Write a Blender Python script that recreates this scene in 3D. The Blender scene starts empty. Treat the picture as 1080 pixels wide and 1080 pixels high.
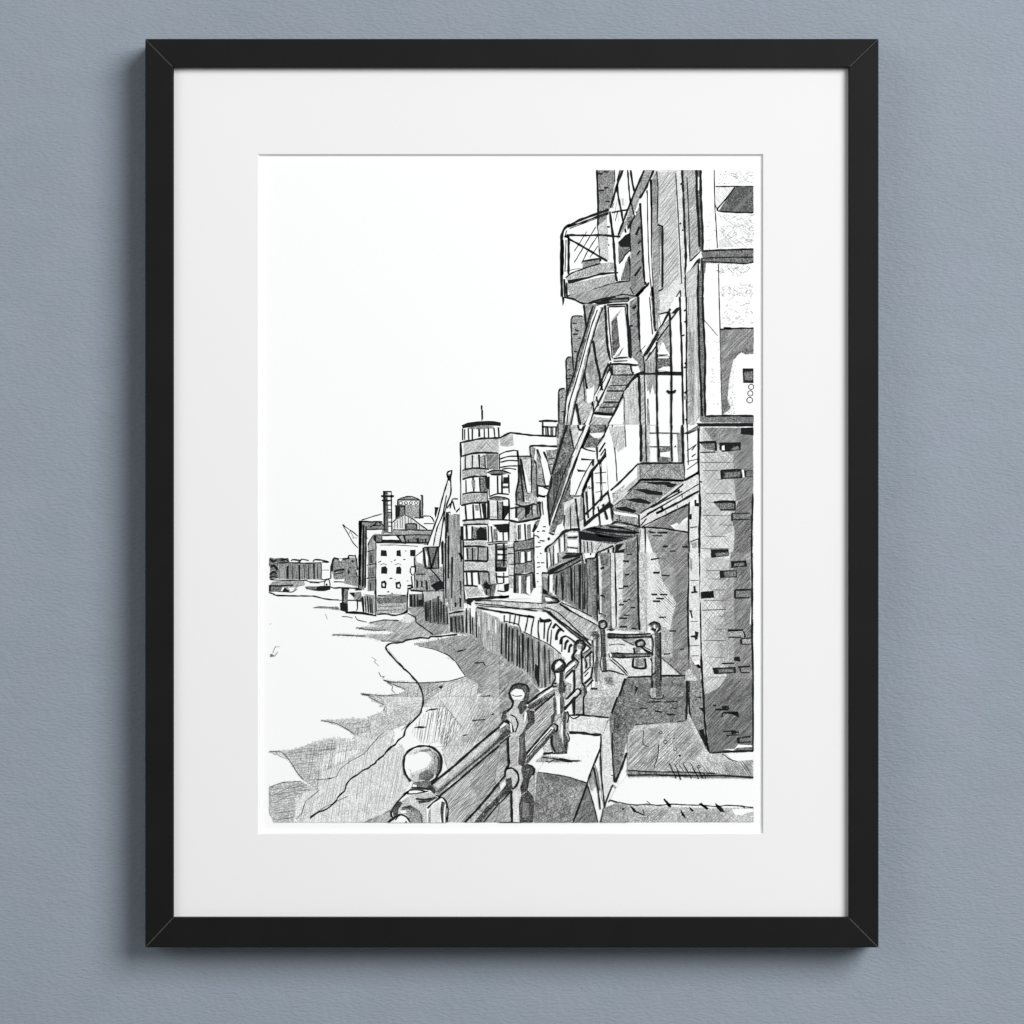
import bpy, bmesh, math, random
from mathutils import Vector
from mathutils.geometry import tessellate_polygon

# ------------------------------------------------------------------ units
# one "mark" = half a millimetre on the wall; the wall is the plane y = 0,
# the viewer stands on the -y side.
S = 0.0005
DIST = 2.0
D_FRONT = 0.026      # how far the frame stands off the wall
D_MAT = 0.0216       # front face of the mount
D_PAPER = 0.0199     # front face of the print

rng = random.Random(7)
sc = bpy.context.scene
col = sc.collection


def link(name, me, parent=None):
    o = bpy.data.objects.new(name, me)
    col.objects.link(o)
    if parent is not None:
        o.parent = parent
    return o


def P(x, y, d):
    """point on the plane standing d off the wall, in marks from the centre"""
    k = S * (DIST - d) / DIST
    return ((x - 540) * k, -d, (540 - y) * k)


# ------------------------------------------------------------------ materials
def new_mat(name):
    m = bpy.data.materials.new(name)
    m.use_nodes = True
    nt = m.node_tree
    nt.nodes.clear()
    out = nt.nodes.new('ShaderNodeOutputMaterial')
    b = nt.nodes.new('ShaderNodeBsdfPrincipled')
    nt.links.new(b.outputs[0], out.inputs[0])
    return m, nt, b


def N(nt, kind, **kw):
    n = nt.nodes.new(kind)
    for k, v in kw.items():
        setattr(n, k, v)
    return n


def mth(nt, op, a, b=None, c=None, clamp=False):
    n = N(nt, 'ShaderNodeMath', operation=op, use_clamp=clamp)
    for i, v in enumerate((a, b, c)):
        if v is None:
            continue
        if isinstance(v, (int, float)):
            n.inputs[i].default_value = v
        else:
            nt.links.new(v, n.inputs[i])
    return n.outputs[0]


def noise(nt, vec, scale, detail=2.0, rough=0.5):
    n = N(nt, 'ShaderNodeTexNoise')
    n.inputs['Scale'].default_value = scale
    n.inputs['Detail'].default_value = detail
    n.inputs['Roughness'].default_value = rough
    nt.links.new(vec, n.inputs['Vector'])
    return n.outputs['Fac']


def mapped(nt, vec, rot=(0, 0, 0), scale=(1, 1, 1)):
    n = N(nt, 'ShaderNodeMapping')
    n.inputs['Rotation'].default_value = rot
    n.inputs['Scale'].default_value = scale
    nt.links.new(vec, n.inputs['Vector'])
    return n.outputs[0]


def coords(nt):
    return N(nt, 'ShaderNodeTexCoord').outputs['Object']


PAPER = 0.90


def mat_tone(style, tone):
    """graphite shading on the paper: a grain whose coverage is the tone"""
    m, nt, b = new_mat('graphite_%s%d' % (style, tone))
    co = coords(nt)
    grain = noise(nt, co, 1500, 1.0)
    if style == 'n':
        lay = noise(nt, mapped(nt, co, (0, math.radians(30), 0), (1, 1, 0.4)), 700, 2.0)
        w1, w2 = 0.45, 0.75
    else:
        ang = {'f': -45, 'g': 45, 'v': 2}[style]
        # long direction = local z after turning about y
        r = mapped(nt, co, (0, math.radians(ang), 0), (1, 1, 1))
        st = mapped(nt, r, (0, 0, 0), (1.0, 1.0, 0.07))
        lay = noise(nt, st, 1700, 1.0)
        w1, w2 = 0.75, 0.45
    broad = noise(nt, co, 150, 3.0)
    a = mth(nt, 'MULTIPLY', mth(nt, 'SUBTRACT', lay, 0.5), w1 * 0.9)
    g = mth(nt, 'MULTIPLY', mth(nt, 'SUBTRACT', grain, 0.5), w2 * 1.35)
    c = mth(nt, 'MULTIPLY', mth(nt, 'SUBTRACT', broad, 0.5), 0.22)
    amp = 0.55 if tone <= 1 else (0.8 if tone <= 2 else 1.0)
    s = mth(nt, 'MULTIPLY', mth(nt, 'ADD', mth(nt, 'ADD', a, g), c), amp)
    s = mth(nt, 'ADD', s, tone * 0.085 + 0.02, clamp=True)
    inv = mth(nt, 'SUBTRACT', 1.0, s)
    v = mth(nt, 'MULTIPLY', mth(nt, 'POWER', mth(nt, 'MAXIMUM', inv, 0.16), 2.2), PAPER)
    cc = N(nt, 'ShaderNodeCombineColor')
    for i in range(3):
        nt.links.new(v, cc.inputs[i])
    nt.links.new(cc.outputs[0], b.inputs['Base Color'])
    b.inputs['Roughness'].default_value = 0.85
    b.inputs['Specular IOR Level'].default_value = 0.1
    return m


def mat_flat(name, c, rough=0.8, spec=0.1, grain=0.0, gscale=900):
    m, nt, b = new_mat(name)
    if grain:
        co = coords(nt)
        f = noise(nt, co, gscale, 2.0)
        k = mth(nt, 'ADD', mth(nt, 'MULTIPLY', mth(nt, 'SUBTRACT', f, 0.5), grain), 1.0)
        cc = N(nt, 'ShaderNodeCombineColor')
        for i in range(3):
            nt.links.new(mth(nt, 'MULTIPLY', k, c[i]), cc.inputs[i])
        nt.links.new(cc.outputs[0], b.inputs['Base Color'])
    else:
        b.inputs['Base Color'].default_value = (*c, 1)
    b.inputs['Roughness'].default_value = rough
    b.inputs['Specular IOR Level'].default_value = spec
    return m


M = {}
M['ink'] = mat_flat('black_ink', (0.010, 0.011, 0.012), 0.7, 0.1, 0.9, 700)
M['lead'] = mat_flat('pencil_line', (0.085, 0.087, 0.088), 0.8, 0.1, 1.6, 1500)
M['fleck'] = mat_flat('light_pencil_fleck', (0.27, 0.27, 0.27), 0.8, 0.1, 1.6, 1500)
M['soft'] = mat_flat('soft_pencil_line', (0.22, 0.22, 0.22), 0.8, 0.1, 1.8, 1500)
M['paper'] = mat_flat('print_paper', (PAPER, PAPER, PAPER), 0.85, 0.05, 0.02, 600)


def tone_mat(style, tone):
    k = style + str(tone)
    if k not in M:
        M[k] = mat_tone(style, tone)
    return M[k]


# wall paint: rolled emulsion, fine stipple drawn out sideways
m, nt, b = new_mat('wall_paint')
co = coords(nt)
big = noise(nt, co, 9, 3.0)
mott = noise(nt, mapped(nt, co, (0, 0, 0), (0.6, 1, 1)), 60, 3.0)
k = mth(nt, 'ADD', mth(nt, 'MULTIPLY', mth(nt, 'SUBTRACT', big, 0.5), 0.10),
        mth(nt, 'MULTIPLY', mth(nt, 'SUBTRACT', mott, 0.5), 0.10))
k = mth(nt, 'ADD', k, 1.0)
WALL = (0.266, 0.306, 0.356)
hue = noise(nt, co, 28, 2.0)
cc = N(nt, 'ShaderNodeCombineColor')
for i in range(3):
    t = mth(nt, 'ADD', mth(nt, 'MULTIPLY', mth(nt, 'SUBTRACT', hue, 0.5), (0.06, -0.02, 0.02)[i]), k)
    nt.links.new(mth(nt, 'MULTIPLY', t, WALL[i]), cc.inputs[i])
nt.links.new(cc.outputs[0], b.inputs['Base Color'])
b.inputs['Roughness'].default_value = 0.6
b.inputs['Specular IOR Level'].default_value = 0.2
f1 = noise(nt, mapped(nt, co, (0, 0.06, 0), (0.36, 1, 1)), 880, 2.0, 0.55)
f2 = noise(nt, mapped(nt, co, (0, -0.1, 0), (0.6, 1, 1)), 190, 1.0)
h = mth(nt, 'ADD', f1, mth(nt, 'MULTIPLY', f2, 0.5))
bp = N(nt, 'ShaderNodeBump')
bp.inputs['Strength'].default_value = 0.62
bp.inputs['Distance'].default_value = 0.0008
nt.links.new(h, bp.inputs['Height'])
nt.links.new(bp.outputs[0], b.inputs['Normal'])
M['wall'] = m

# satin black frame
m, nt, b = new_mat('black_satin_wood')
co = coords(nt)
f = noise(nt, co, 40, 3.0)
v = mth(nt, 'ADD', 0.0038, mth(nt, 'MULTIPLY', mth(nt, 'SUBTRACT', f, 0.5), 0.004))
cc = N(nt, 'ShaderNodeCombineColor')
for i in range(3):
    nt.links.new(v, cc.inputs[i])
nt.links.new(cc.outputs[0], b.inputs['Base Color'])
b.inputs['Roughness'].default_value = 0.55
b.inputs['Specular IOR Level'].default_value = 0.17
bp = N(nt, 'ShaderNodeBump')
bp.inputs['Strength'].default_value = 0.12
bp.inputs['Distance'].default_value = 0.0003
nt.links.new(noise(nt, co, 700, 2.0), bp.inputs['Height'])
nt.links.new(bp.outputs[0], b.inputs['Normal'])
M['frame'] = m
M['seam'] = mat_flat('mitre_filler', (0.075, 0.075, 0.07), 0.6, 0.2, 1.2, 500)
M['mat'] = mat_flat('mount_board', (0.803, 0.803, 0.795), 0.9, 0.05, 0.015, 800)
M['core'] = mat_flat('mount_core', (0.86, 0.86, 0.85), 0.9, 0.05)
M['board'] = mat_flat('backing_card', (0.30, 0.26, 0.2), 0.9, 0.05)


def mesh_obj(name, verts, faces, mat, parent=None):
    me = bpy.data.meshes.new(name)
    me.from_pydata(verts, [], faces)
    me.materials.append(mat)
    me.update()
    return link(name, me, parent)


# ------------------------------------------------------------------ the wall
W = 1.2
wall = mesh_obj('wall',
                [(-W, 0, -W), (W, 0, -W), (W, 0, W), (-W, 0, W),
                 (-W, 0.1, -W), (W, 0.1, -W), (W, 0.1, W), (-W, 0.1, W)],
                [(0, 1, 2, 3), (5, 4, 7, 6), (4, 0, 3, 7), (1, 5, 6, 2), (3, 2, 6, 7), (4, 5, 1, 0)],
                M['wall'])
wall['kind'] = 'structure'
wall['label'] = 'blue-grey painted wall with a fine stippled texture behind the framed drawing'
wall['category'] = 'wall'

# ------------------------------------------------------------------ the framed picture
root = link('framed_picture', None)
root.location = (0, 0, 0)
root['label'] = 'framed black and white riverside drawing with white mount and black frame on the wall'
root['category'] = 'framed picture'

OX0, OX1, OY0, OY1 = 153.2, 926.6, 41.0, 999.3      # outside of the frame
IX0, IX1, IY0, IY1 = 182.8, 895.3, 71.0, 967.6      # sight edge
F_BACK = 0.0005


def rail(a, b_, c, d):
    """mitred rail: a,b outer corners, c,d inner corners (c beside b)"""
    G = 0.28
    bm = bmesh.new()
    pts = [a, b_, c, d]
    cx = sum(p[0] for p in pts) / 4
    cy = sum(p[1] for p in pts) / 4
    horiz = abs(a[0] - b_[0]) > abs(a[1] - b_[1])
    q = []
    for p in pts:     # hairline gap at the mitres
        if horiz:
            q.append((p[0] + (G if p[0] < cx else -G), p[1]))
        else:
            q.append((p[0], p[1] + (G if p[1] < cy else -G)))
    fr = [bm.verts.new(P(x, y, D_FRONT)) for x, y in q]
    bk = []
    for v in fr:
        bk.append(bm.verts.new((v.co.x, -F_BACK, v.co.z)))
    bm.faces.new(fr)
    bm.faces.new(bk[::-1])
    for i in range(4):
        j = (i + 1) % 4
        bm.faces.new((fr[j], fr[i], bk[i], bk[j]))
    bm.normal_update()
    ed = [e for e in bm.edges if all(v in fr for v in e.verts)]
    bmesh.ops.bevel(bm, geom=ed, offset=0.00045, segments=2, profile=0.6, affect='EDGES')
    bmesh.ops.recalc_face_normals(bm, faces=bm.faces)
    me = bpy.data.meshes.new('frame_rail')
    bm.to_mesh(me)
    bm.free()
    me.materials.append(M['frame'])
    return link('frame_rail', me, root)


rail((OX0, OY0), (OX1, OY0), (IX1, IY0), (IX0, IY0))
rail((OX1, OY0), (OX1, OY1), (IX1, IY1), (IX1, IY0))
rail((OX1, OY1), (OX0, OY1), (IX0, IY1), (IX1, IY1))
rail((OX0, OY1), (OX0, OY0), (IX0, IY0), (IX0, IY1))

# filler that shows as a thin line in each mitre joint
for (o, i_) in (((OX0, OY0), (IX0, IY0)), ((OX1, OY0), (IX1, IY0)),
                ((OX1, OY1), (IX1, IY1)), ((OX0, OY1), (IX0, IY1))):
    dx, dy = i_[0] - o[0], i_[1] - o[1]
    L = math.hypot(dx, dy)
    ux, uy = dx / L, dy / L
    nx, ny = -uy, ux
    w = 0.34
    s0, s1 = 1.6, L - 1.2
    base = [(o[0] + ux * s0 + nx * w, o[1] + uy * s0 + ny * w), (o[0] + ux * s1 + nx * w, o[1] + uy * s1 + ny * w),
            (o[0] + ux * s1 - nx * w, o[1] + uy * s1 - ny * w), (o[0] + ux * s0 - nx * w, o[1] + uy * s0 - ny * w)]
    f = [P(x, y, D_FRONT - 0.00003) for x, y in base]
    bk = [(p[0], -0.002, p[2]) for p in f]
    mesh_obj('mitre_joint', f + bk,
             [(0, 1, 2, 3), (7, 6, 5, 4), (0, 4, 5, 1), (1, 5, 6, 2), (2, 6, 7, 3), (3, 7, 4, 0)], M['seam'], root)

# mount with a bevelled window
WX0, WX1, WY0, WY1 = 272.0, 805.0, 162.4, 879.8     # window at the face of the mount
BX = 1.6                                            # how far the bevel steps in
MX0, MX1, MY0, MY1 = IX0 - 8, IX1 + 8, IY0 - 8, IY1 + 8


def rect(x0, x1, y0, y1, d):
    return [P(x0, y0, d), P(x1, y0, d), P(x1, y1, d), P(x0, y1, d)]


def ring(a, b_, name, mat, parent, flip=False):
    v = a + b_
    fs = []
    for i in range(4):
        j = (i + 1) % 4
        fs.append((i, j, 4 + j, 4 + i) if flip else (i, 4 + i, 4 + j, j))
    return mesh_obj(name, v, fs, mat, parent)


o_f = rect(MX0, MX1, MY0, MY1, D_MAT)
i_f = rect(WX0, WX1, WY0, WY1, D_MAT)
o_b = rect(MX0, MX1, MY0, MY1, D_PAPER + 0.0001)
vs = o_f + i_f + o_b
fs = []
for i in range(4):
    j = (i + 1) % 4
    fs.append((i, 4 + i, 4 + j, j))
    fs.append((8 + i, i, j, 8 + j))
mount = mesh_obj('mount', vs, fs, M['mat'], root)
bev = ring(rect(WX0, WX1, WY0, WY1, D_MAT), rect(WX0 + BX, WX1 - BX, WY0 + BX * 1.3, WY1 - BX, D_PAPER + 0.0001),
           'window_bevel', M['core'], mount)

# the print itself: a sheet of paper with thickness, and the backing card
SX0, SX1, SY0, SY1 = 260, 817, 150, 892


def slab(name, x0, x1, y0, y1, d0, d1, mat, parent):
    v = rect(x0, x1, y0, y1, d1) + rect(x0, x1, y0, y1, d0)
    return mesh_obj(name, v, [(0, 3, 2, 1), (4, 5, 6, 7), (0, 1, 5, 4), (1, 2, 6, 5), (2, 3, 7, 6), (3, 0, 4, 7)],
                    mat, parent)


sheet = slab('print_sheet', SX0, SX1, SY0, SY1, D_PAPER - 0.0003, D_PAPER, M['paper'], root)
slab('backing_board', MX0, MX1, MY0, MY1, 0.004, D_PAPER - 0.0004, M['board'], root)

# ------------------------------------------------------------------ the drawing
# Each entry is one drawn subject; marks are listed on an eighth-of-a-mark grid
# from the corner named by "o".  k = pen stroke, f g v n = graphite shading,
# h = hatching, b = solid ink, w = bare paper, s = flecks, d = dot or ring.
DRAWING = r'''
@drawn_far_bank
o 277 560
v5 135,268 495,268 495,412 135,405
n6 52,238 62,222 100,232 130,226 222,232 225,262 135,268 135,400 62,405 56,380 64,310 50,290
k22 60,235 90,260 120,240
k26 70,300 95,290 125,330
k20 60,370 90,345 120,360
k14 58,400 80,385 130,395
k14 150,232 185,238 215,232
b 200,300 222,290 220,405 206,408
b 298,285 318,290 318,412 305,412
b 425,280 442,278 440,402 428,402
k8 255,300 258,400
k8 350,285 352,400
k8 390,285 390,405
k8 465,280 465,400
k12 135,270 250,268 380,272 495,268
k12 150,255 190,240 225,260
k14 240,255 250,243 325,250 300,265
k12 310,258 330,238 390,250
k14 425,260 440,242 500,246 560,262 500,262
k8 495,270 495,410
k6 500,330 560,330
k14 575,400 578,300 590,255
k10 497,408 520,412 575,400
n5 588,255 605,225 720,242 730,222 800,230 805,470 690,470 600,405 585,330
k18 585,340 590,260 605,228 650,240 720,232
k16 722,240 728,208 775,212
k20 750,250 770,260
b 715,320 730,335 735,355 718,370
k20 600,345 640,330 690,325
k10 600,365 680,350
k12 780,200 795,260 800,330
k10 790,350 800,390
w 640,245 660,258 675,235 650,235
w 600,410 690,405 690,445 800,470 600,470 585,440
k10 600,430 640,428 690,432
n4 80,430 190,418 350,425 355,460 300,468 275,495 160,515 52,510 52,462
b 50,460 150,458 150,512 52,512
f6 70,470 160,470 170,510 70,510
k14 50,462 160,462 260,458
w 150,510 175,468 205,512
b 165,510 185,475 235,515
w 215,480 275,475 250,508 235,508
k8 140,512 250,515 290,490
k10 62,410 130,415 380,418
s20,12 180,420 360,425 355,455 180,455
@drawn_barge
o 277 560
b 355,470 460,466 570,462 570,495 520,508 430,505 370,490
n6 365,475 460,472 450,495 400,495
w 375,425 520,425 522,462 375,462
k8 375,425 470,432 520,425
k10 520,440 535,412 560,412 570,460
k10 395,435 480,440
k8 520,425 522,462
d 540,452 9
k14 570,470 600,482 660,478
@drawn_waterline
o 277 560
k13 50,520 90,530 120,545 270,548 430,550 500,568 560,578 640,582
k8 90,540 250,546
k7 640,584 800,588
v4 415,650 470,635 640,640 655,670 560,660
k7 430,650 520,640 640,655
k5 530,700 545,745
k8 670,722 720,725 760,735
k8 780,720 800,750 880,770
k5 60,790 72,782
n5 60,1040 75,1035 100,1050 120,1020 125,1010 95,1060 60,1065
k6 85,1030 110,970
k6 100,1060 130,1020
k5 110,980 145,975
@drawn_landing_stage
o 277 560
k14 650,480 760,482 850,485
k22 690,492 730,490
k18 780,498 840,495
b 665,485 690,490 685,600 720,610 720,690 655,670 650,610 668,600
f6 690,490 720,490 720,610 690,610
f5 740,520 830,510 840,600 790,600
b 730,520 778,518 775,565
k12 720,585 830,585
k12 800,585 800,660 790,672
k12 835,560 850,690
b 700,680 770,676 850,685 955,708 955,720 850,705 700,695
k8 720,690 800,690
@drawn_small_crane
o 347 500
b 108,425 125,425 140,440 125,450
k8 120,435 190,480 245,525
k8 122,442 170,520 200,575 245,625
k6 180,475 170,505
k6 180,480 210,540
k6 195,540 240,538
@drawn_warehouse
o 347 500
f5 250,395 450,398 470,500 870,480 870,600 400,580 370,520 310,560 300,980 250,960
b 250,395 280,395 280,420 268,700 255,960 245,960 250,600
k24 262,400 262,650 258,940
k20 290,430 290,640 285,950
k16 312,440 312,600 305,960
w 320,475 450,470 440,505 380,505 345,540 322,540
k14 250,398 360,402 450,402
k9 275,388 380,355 450,335
k10 300,400 350,408
k8 345,455 408,405 460,435
k10 370,435 440,435
k10 320,465 460,465
k10 345,445 400,420
n1 540,400 630,345 700,370 820,465 540,465
k12 530,412 580,370 632,345 700,372 760,420 830,470
k7 555,405 555,460
k7 575,390 578,455
k7 600,370 602,455
k7 618,360 618,455
k7 642,355 642,460
k7 670,365 672,420
k7 692,375 692,420
k7 760,430 762,468
n6 655,425 735,425 735,468 655,468
k14 650,470 650,422 738,422 738,468
k12 540,472 700,472 900,475
k10 790,355 850,355 870,370 890,410
k10 760,375 800,352
k10 800,418 900,418
v4 470,480 870,480 860,515 650,515 640,525 470,510
k10 640,515 760,512 860,515
n6 650,545 830,545 820,585 650,580
b 735,540 760,540 760,575 740,575
b 808,545 825,545 820,575 808,575
k14 640,580 760,580 830,578
k8 670,550 670,575
k8 790,550 790,575
@drawn_water_tank
o 347 500
n6 560,270 640,275 640,345 560,390
n4 580,220 760,220 765,370 700,370 640,340 640,275 580,270
w 590,225 755,225 755,262 590,255
k12 578,218 605,205 660,190 700,190 745,208 765,220
k12 580,218 765,218
k14 580,220 580,270
n5 590,212 670,192 740,212
d 605,245 14
d 650,245 12
d 690,245 12
d 735,245 12
s25,10 600,230 750,230 750,260 600,260
k20 770,220 768,370
v5 775,180 790,180 792,350 775,360
k10 772,180 790,182 790,345
k20 555,268 645,272
b 560,275 600,278 595,350 560,385
k14 720,370 800,368
k14 640,275 640,340
b 895,280 930,280 925,310 910,400 890,340
k14 890,285 940,285
@drawn_chimney
o 347 500
w 460,145 528,145 530,500 465,500
n7 458,145 495,145 500,300 500,495 462,495
b 455,145 478,145 476,300 470,480 462,480
n5 495,330 525,330 525,360 500,360
k14 455,148 528,148
k12 525,145 527,320 530,490
k20 440,185 480,188 548,186
k16 445,222 500,225 530,222
k12 470,260 528,262
k12 490,300 528,300
k14 490,325 528,322
k10 500,370 528,370
k10 500,405 528,405
k10 500,440 528,440
k12 470,490 530,495
n6 500,150 522,150 522,180 500,180
w 502,155 522,155 522,175 504,175
@drawn_white_mill
o 347 500
w 395,585 800,590 720,700 690,780 690,960 670,1025 400,1030
b 370,515 640,510 655,580 400,580
w 450,525 565,522 595,555 450,552
n4 590,525 620,520 640,575 620,575
n6 400,520 450,520 440,570 400,575
k14 395,580 520,572 650,585
k12 365,525 400,580
k7 430,600 560,598 750,610
k18 392,580 392,800 390,1060
v4 330,600 365,530 392,590 392,980 325,985
k10 330,600 345,560 370,520
k12 325,655 385,638
k12 320,770 392,755
k12 320,880 392,870
v6 335,660 375,655 380,750 335,765
v6 330,790 380,780 380,860 330,870
v6 330,890 385,885 385,985 325,990
k14 355,680 355,750
k14 350,920 352,980
b 440,640 485,645 490,695 435,690
b 570,645 605,640 610,695 570,690
b 685,640 730,640 730,695 685,690
b 440,785 480,778 492,800 490,842 440,840
b 570,785 600,780 612,800 610,845 565,840
b 440,905 475,895 488,920 480,965 440,960
b 560,915 600,905 610,940 600,972 565,965
w 450,925 465,920 472,945 455,950
w 575,935 592,925 597,955 580,958
k6 430,770 460,755 490,768
k6 555,768 585,755 610,768
k11 415,745 440,735
k9 520,738 532,742
k9 548,730 565,722
k9 640,648 655,650
k9 625,720 645,720
k12 510,882 535,878
k8 555,888 562,892
k8 655,905 670,898
k14 490,995 508,992
k10 525,1005 540,1008
k8 570,1005 574,1003
k8 600,1003 604,1003
k12 720,700 722,790
k12 690,785 710,780 720,785
k10 690,790 685,820 700,850 720,850
k12 695,860 705,950
k12 720,830 725,960
k18 660,945 690,940 710,955 660,968
k8 410,1025 520,1020 650,1022
o 392 610
n6 45,160 295,155 290,205 45,215
n3 45,215 290,205 290,290 45,300
k7 50,150 170,152 295,150
k6 50,240 250,232
k6 45,270 260,265
k14 35,0 35,160 35,320
k14 45,305 110,298 190,312 250,300 300,285
b 255,295 300,262 300,295
k14 308,80 300,180 300,290
@drawn_pilings
o 277 560
w 850,520 955,540 955,712 860,690
v4 860,530 950,545 950,700 865,680
k12 845,550 850,600 855,680
k12 862,550 872,685
k12 885,550 895,690
k14 905,560 912,695
k10 920,570 925,700
k14 955,480 955,715
k16 860,690 910,705 955,715
@drawn_wharf_sheds
o 347 500
n4 725,690 800,650 830,800 960,780 975,990 690,980 725,960
w 735,690 790,660 790,760 740,740
k9 735,690 790,645
v5 770,760 830,800 830,840 740,840
k12 735,845 810,845
k14 740,890 745,960
k20 745,900 742,960
k18 782,900 782,955
k20 820,900 828,980
b 880,930 930,890 965,910 975,970 900,985 865,950
k14 860,945 900,920
n6 840,860 900,850 930,900 860,920
k20 730,770 730,830
k9 690,985 800,990 970,985
o 392 610
k9 320,95 420,105 600,110
v3 430,110 620,110 640,240 440,200
k10 430,110 430,240
v6 320,130 425,130 425,245 320,240
b 320,140 340,140 345,240 320,235
b 355,135 368,135 372,245 355,240
b 395,180 425,180 425,250 395,245
k14 385,140 385,240
k12 435,130 435,260
@drawn_tall_crane
o 347 500
w 1000,10 1025,10 1020,200 940,605 835,600
h150,12,4 995,60 1020,80 1010,200 975,330 930,600 880,600 880,540 960,330
k14 1000,0 1005,40 985,110 950,230 920,350 830,600
k14 1022,10 1030,150 1000,240 975,330 930,620
k12 990,180 960,340 910,460 880,605
b 990,0 1040,0 1030,30 1010,60 995,30
w 1005,5 1020,5 1012,18
n6 800,615 930,615 925,790 810,790
w 815,640 835,700 835,780 815,760
k22 795,620 815,790
k20 830,620 850,720 865,800
k20 915,620 885,720 865,790
k16 800,618 930,615
k14 925,620 925,795
k12 815,795 930,795
k14 840,785 900,850 945,905
k8 960,560 960,620
b 945,570 970,570 965,760 950,760
o 467 420
k14 35,640 45,620 78,608
k16 78,608 70,650 60,700
k12 35,640 50,655 68,650
@drawn_narrow_block
o 467 530
v4 45,110 170,95 180,900 60,920 40,800 20,600
h45,30,5 60,120 170,110 175,880 80,900
k20 30,100 30,300
k14 20,340 22,600 30,800
b 40,290 52,290 52,560 42,560
b 78,460 92,470 90,700 85,840 78,840
k16 95,180 98,330
k16 140,110 140,180
k18 155,120 160,320
k14 150,280 155,500
k14 150,660 152,780
k22 130,430 150,440 165,480
b 100,790 118,800 115,885 100,880
b 140,800 158,810 155,890 140,880
k12 168,100 175,480 178,700 190,850
k12 60,680 62,810
k10 2,330 5,500 10,850
v6 10,880 45,860 45,1080 0,1080
k12 55,100 55,240
s18,16 30,700 80,700 90,830 40,860
o 467 420
k12 35,930 70,880 85,850 130,850
k14 80,860 60,930
k14 85,870 105,950
k14 100,975 140,930 160,915
k10 50,960 90,975 110,985 150,985
k12 15,1000 25,1080
v5 20,1000 155,985 158,1080 20,1080
o 347 500
n6 985,330 1015,340 1010,480 1040,700 1080,700 1080,340 1015,340
v4 1015,340 1080,345 1080,1080 990,1080 990,600
b 985,320 1010,320 1010,500 990,480
b 1030,700 1048,700 1040,1050 1030,1050
b 1000,520 1015,520 1015,880 1000,880
k12 985,450 985,700 985,1050
w 1020,300 1060,300 1080,330 1030,345
@drawn_round_tower
o 467 420
w 145,370 330,335 490,335 580,290 960,320 960,1080 145,1080
f2 175,375 330,345 470,340 478,455 330,465 175,480
h135,22,4 180,385 330,355 465,345 465,440 340,455 180,470
h45,24,3 180,385 465,345 465,440 180,470
f3 480,345 560,305 590,305 600,400 550,410 485,400
b 160,230 210,205 330,192 430,192 490,205 488,235 440,232 330,228 220,245 170,255
n5 210,245 330,230 430,235 430,255 330,260 215,262
k12 330,60 330,190
k20 328,60 328,95
k10 336,100 336,180
k16 168,255 168,355
k10 185,262 185,350
k16 215,255 220,355
k16 250,258 250,350
b 298,255 312,255 318,325 300,325
k13 350,255 352,335
k16 385,250 388,335
k13 432,250 440,330
k16 470,245 475,330
k18 145,375 330,340 480,335 520,315 570,292 650,300 750,312 960,322
k22 150,375 155,500
k10 150,500 152,900
k20 165,490 240,468 330,460 420,462 470,465
n1 175,490 365,470 370,590 175,600
k16 190,490 190,600
k16 250,480 248,590
k20 305,475 310,590
n4 310,500 350,480 352,580 325,580
k16 355,480 358,590
f5 365,475 470,472 470,595 375,600
k12 475,468 478,600
k18 165,610 250,590 360,595 390,600
n3 165,615 250,598 370,600 375,650 260,655 165,680
h45,20,4 170,620 360,605 370,645 175,670
k18 165,685 250,662 375,660
k18 195,690 197,795
k20 255,670 262,785
n5 240,690 275,690 275,765 250,760
k20 312,668 318,785
n6 320,670 360,668 380,760 380,790 320,785
b 355,670 385,660 385,770 365,750
k18 165,810 250,795 380,795
n3 165,815 380,800 375,880 160,890
h45,20,4 165,820 375,805 370,870 165,880
k18 155,905 250,885 375,880
k18 190,905 200,1030
k18 255,895 262,1030
k16 310,890 325,1020
n5 270,900 300,900 305,950 275,950
b 325,890 365,885 370,1025 345,1020
k16 165,1035 280,1025 380,1022
n3 175,1045 380,1030 375,1062 175,1070
k16 170,1070 280,1062 375,1065
k10 375,780 380,1080
k13 475,480 520,455 600,440 640,445
k13 480,515 550,492 640,490
k13 485,540 560,525 640,528
k13 480,585 560,572 630,572
k12 500,600 560,590 620,602
k13 478,470 478,590
k20 630,445 640,560 650,740
n6 375,632 420,615 500,612 570,632 500,648 420,650
b 395,640 480,632 530,640 480,652 410,652
k14 375,628 430,608 500,610 575,635
k16 390,660 392,820
k20 462,655 465,805
k18 500,650 500,800
b 510,665 550,665 550,715 510,710
n6 510,740 555,740 555,760 510,760
k16 555,645 560,800
k16 505,715 555,715
k12 505,750 555,750
k14 390,830 470,805 560,812
n6 390,845 450,830 530,835 560,855 480,865 400,862
k14 385,850 440,832 520,838 560,855
k18 388,860 392,1025
k20 462,865 466,1025
n1 400,870 455,870 455,1015 400,1015
n5 470,870 500,870 500,1020 470,1020
k16 505,870 508,1020
b 500,905 560,910 555,965 515,1030 500,1020
k16 558,850 562,1030
k14 395,1025 470,1025 560,1028
k8 400,1000 465,1005
o 467 530
k16 175,150 280,140 380,135
n2 180,160 380,145 380,180 185,185
k16 180,190 280,182 375,185
k18 200,195 205,310
k18 250,200 250,310
n6 255,210 370,205 375,310 250,310
b 280,240 320,205 370,230 370,310 290,305
k16 180,315 280,312 375,312
n2 180,330 370,325 370,362 180,365
h45,20,4 180,325 370,325 370,362 180,362
k18 175,370 280,368 380,378
v4 200,380 378,380 380,490 205,485
k16 205,385 212,480
k18 250,380 252,490
k18 300,380 295,490
k16 378,378 380,492
k20 185,490 280,492 380,495
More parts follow.
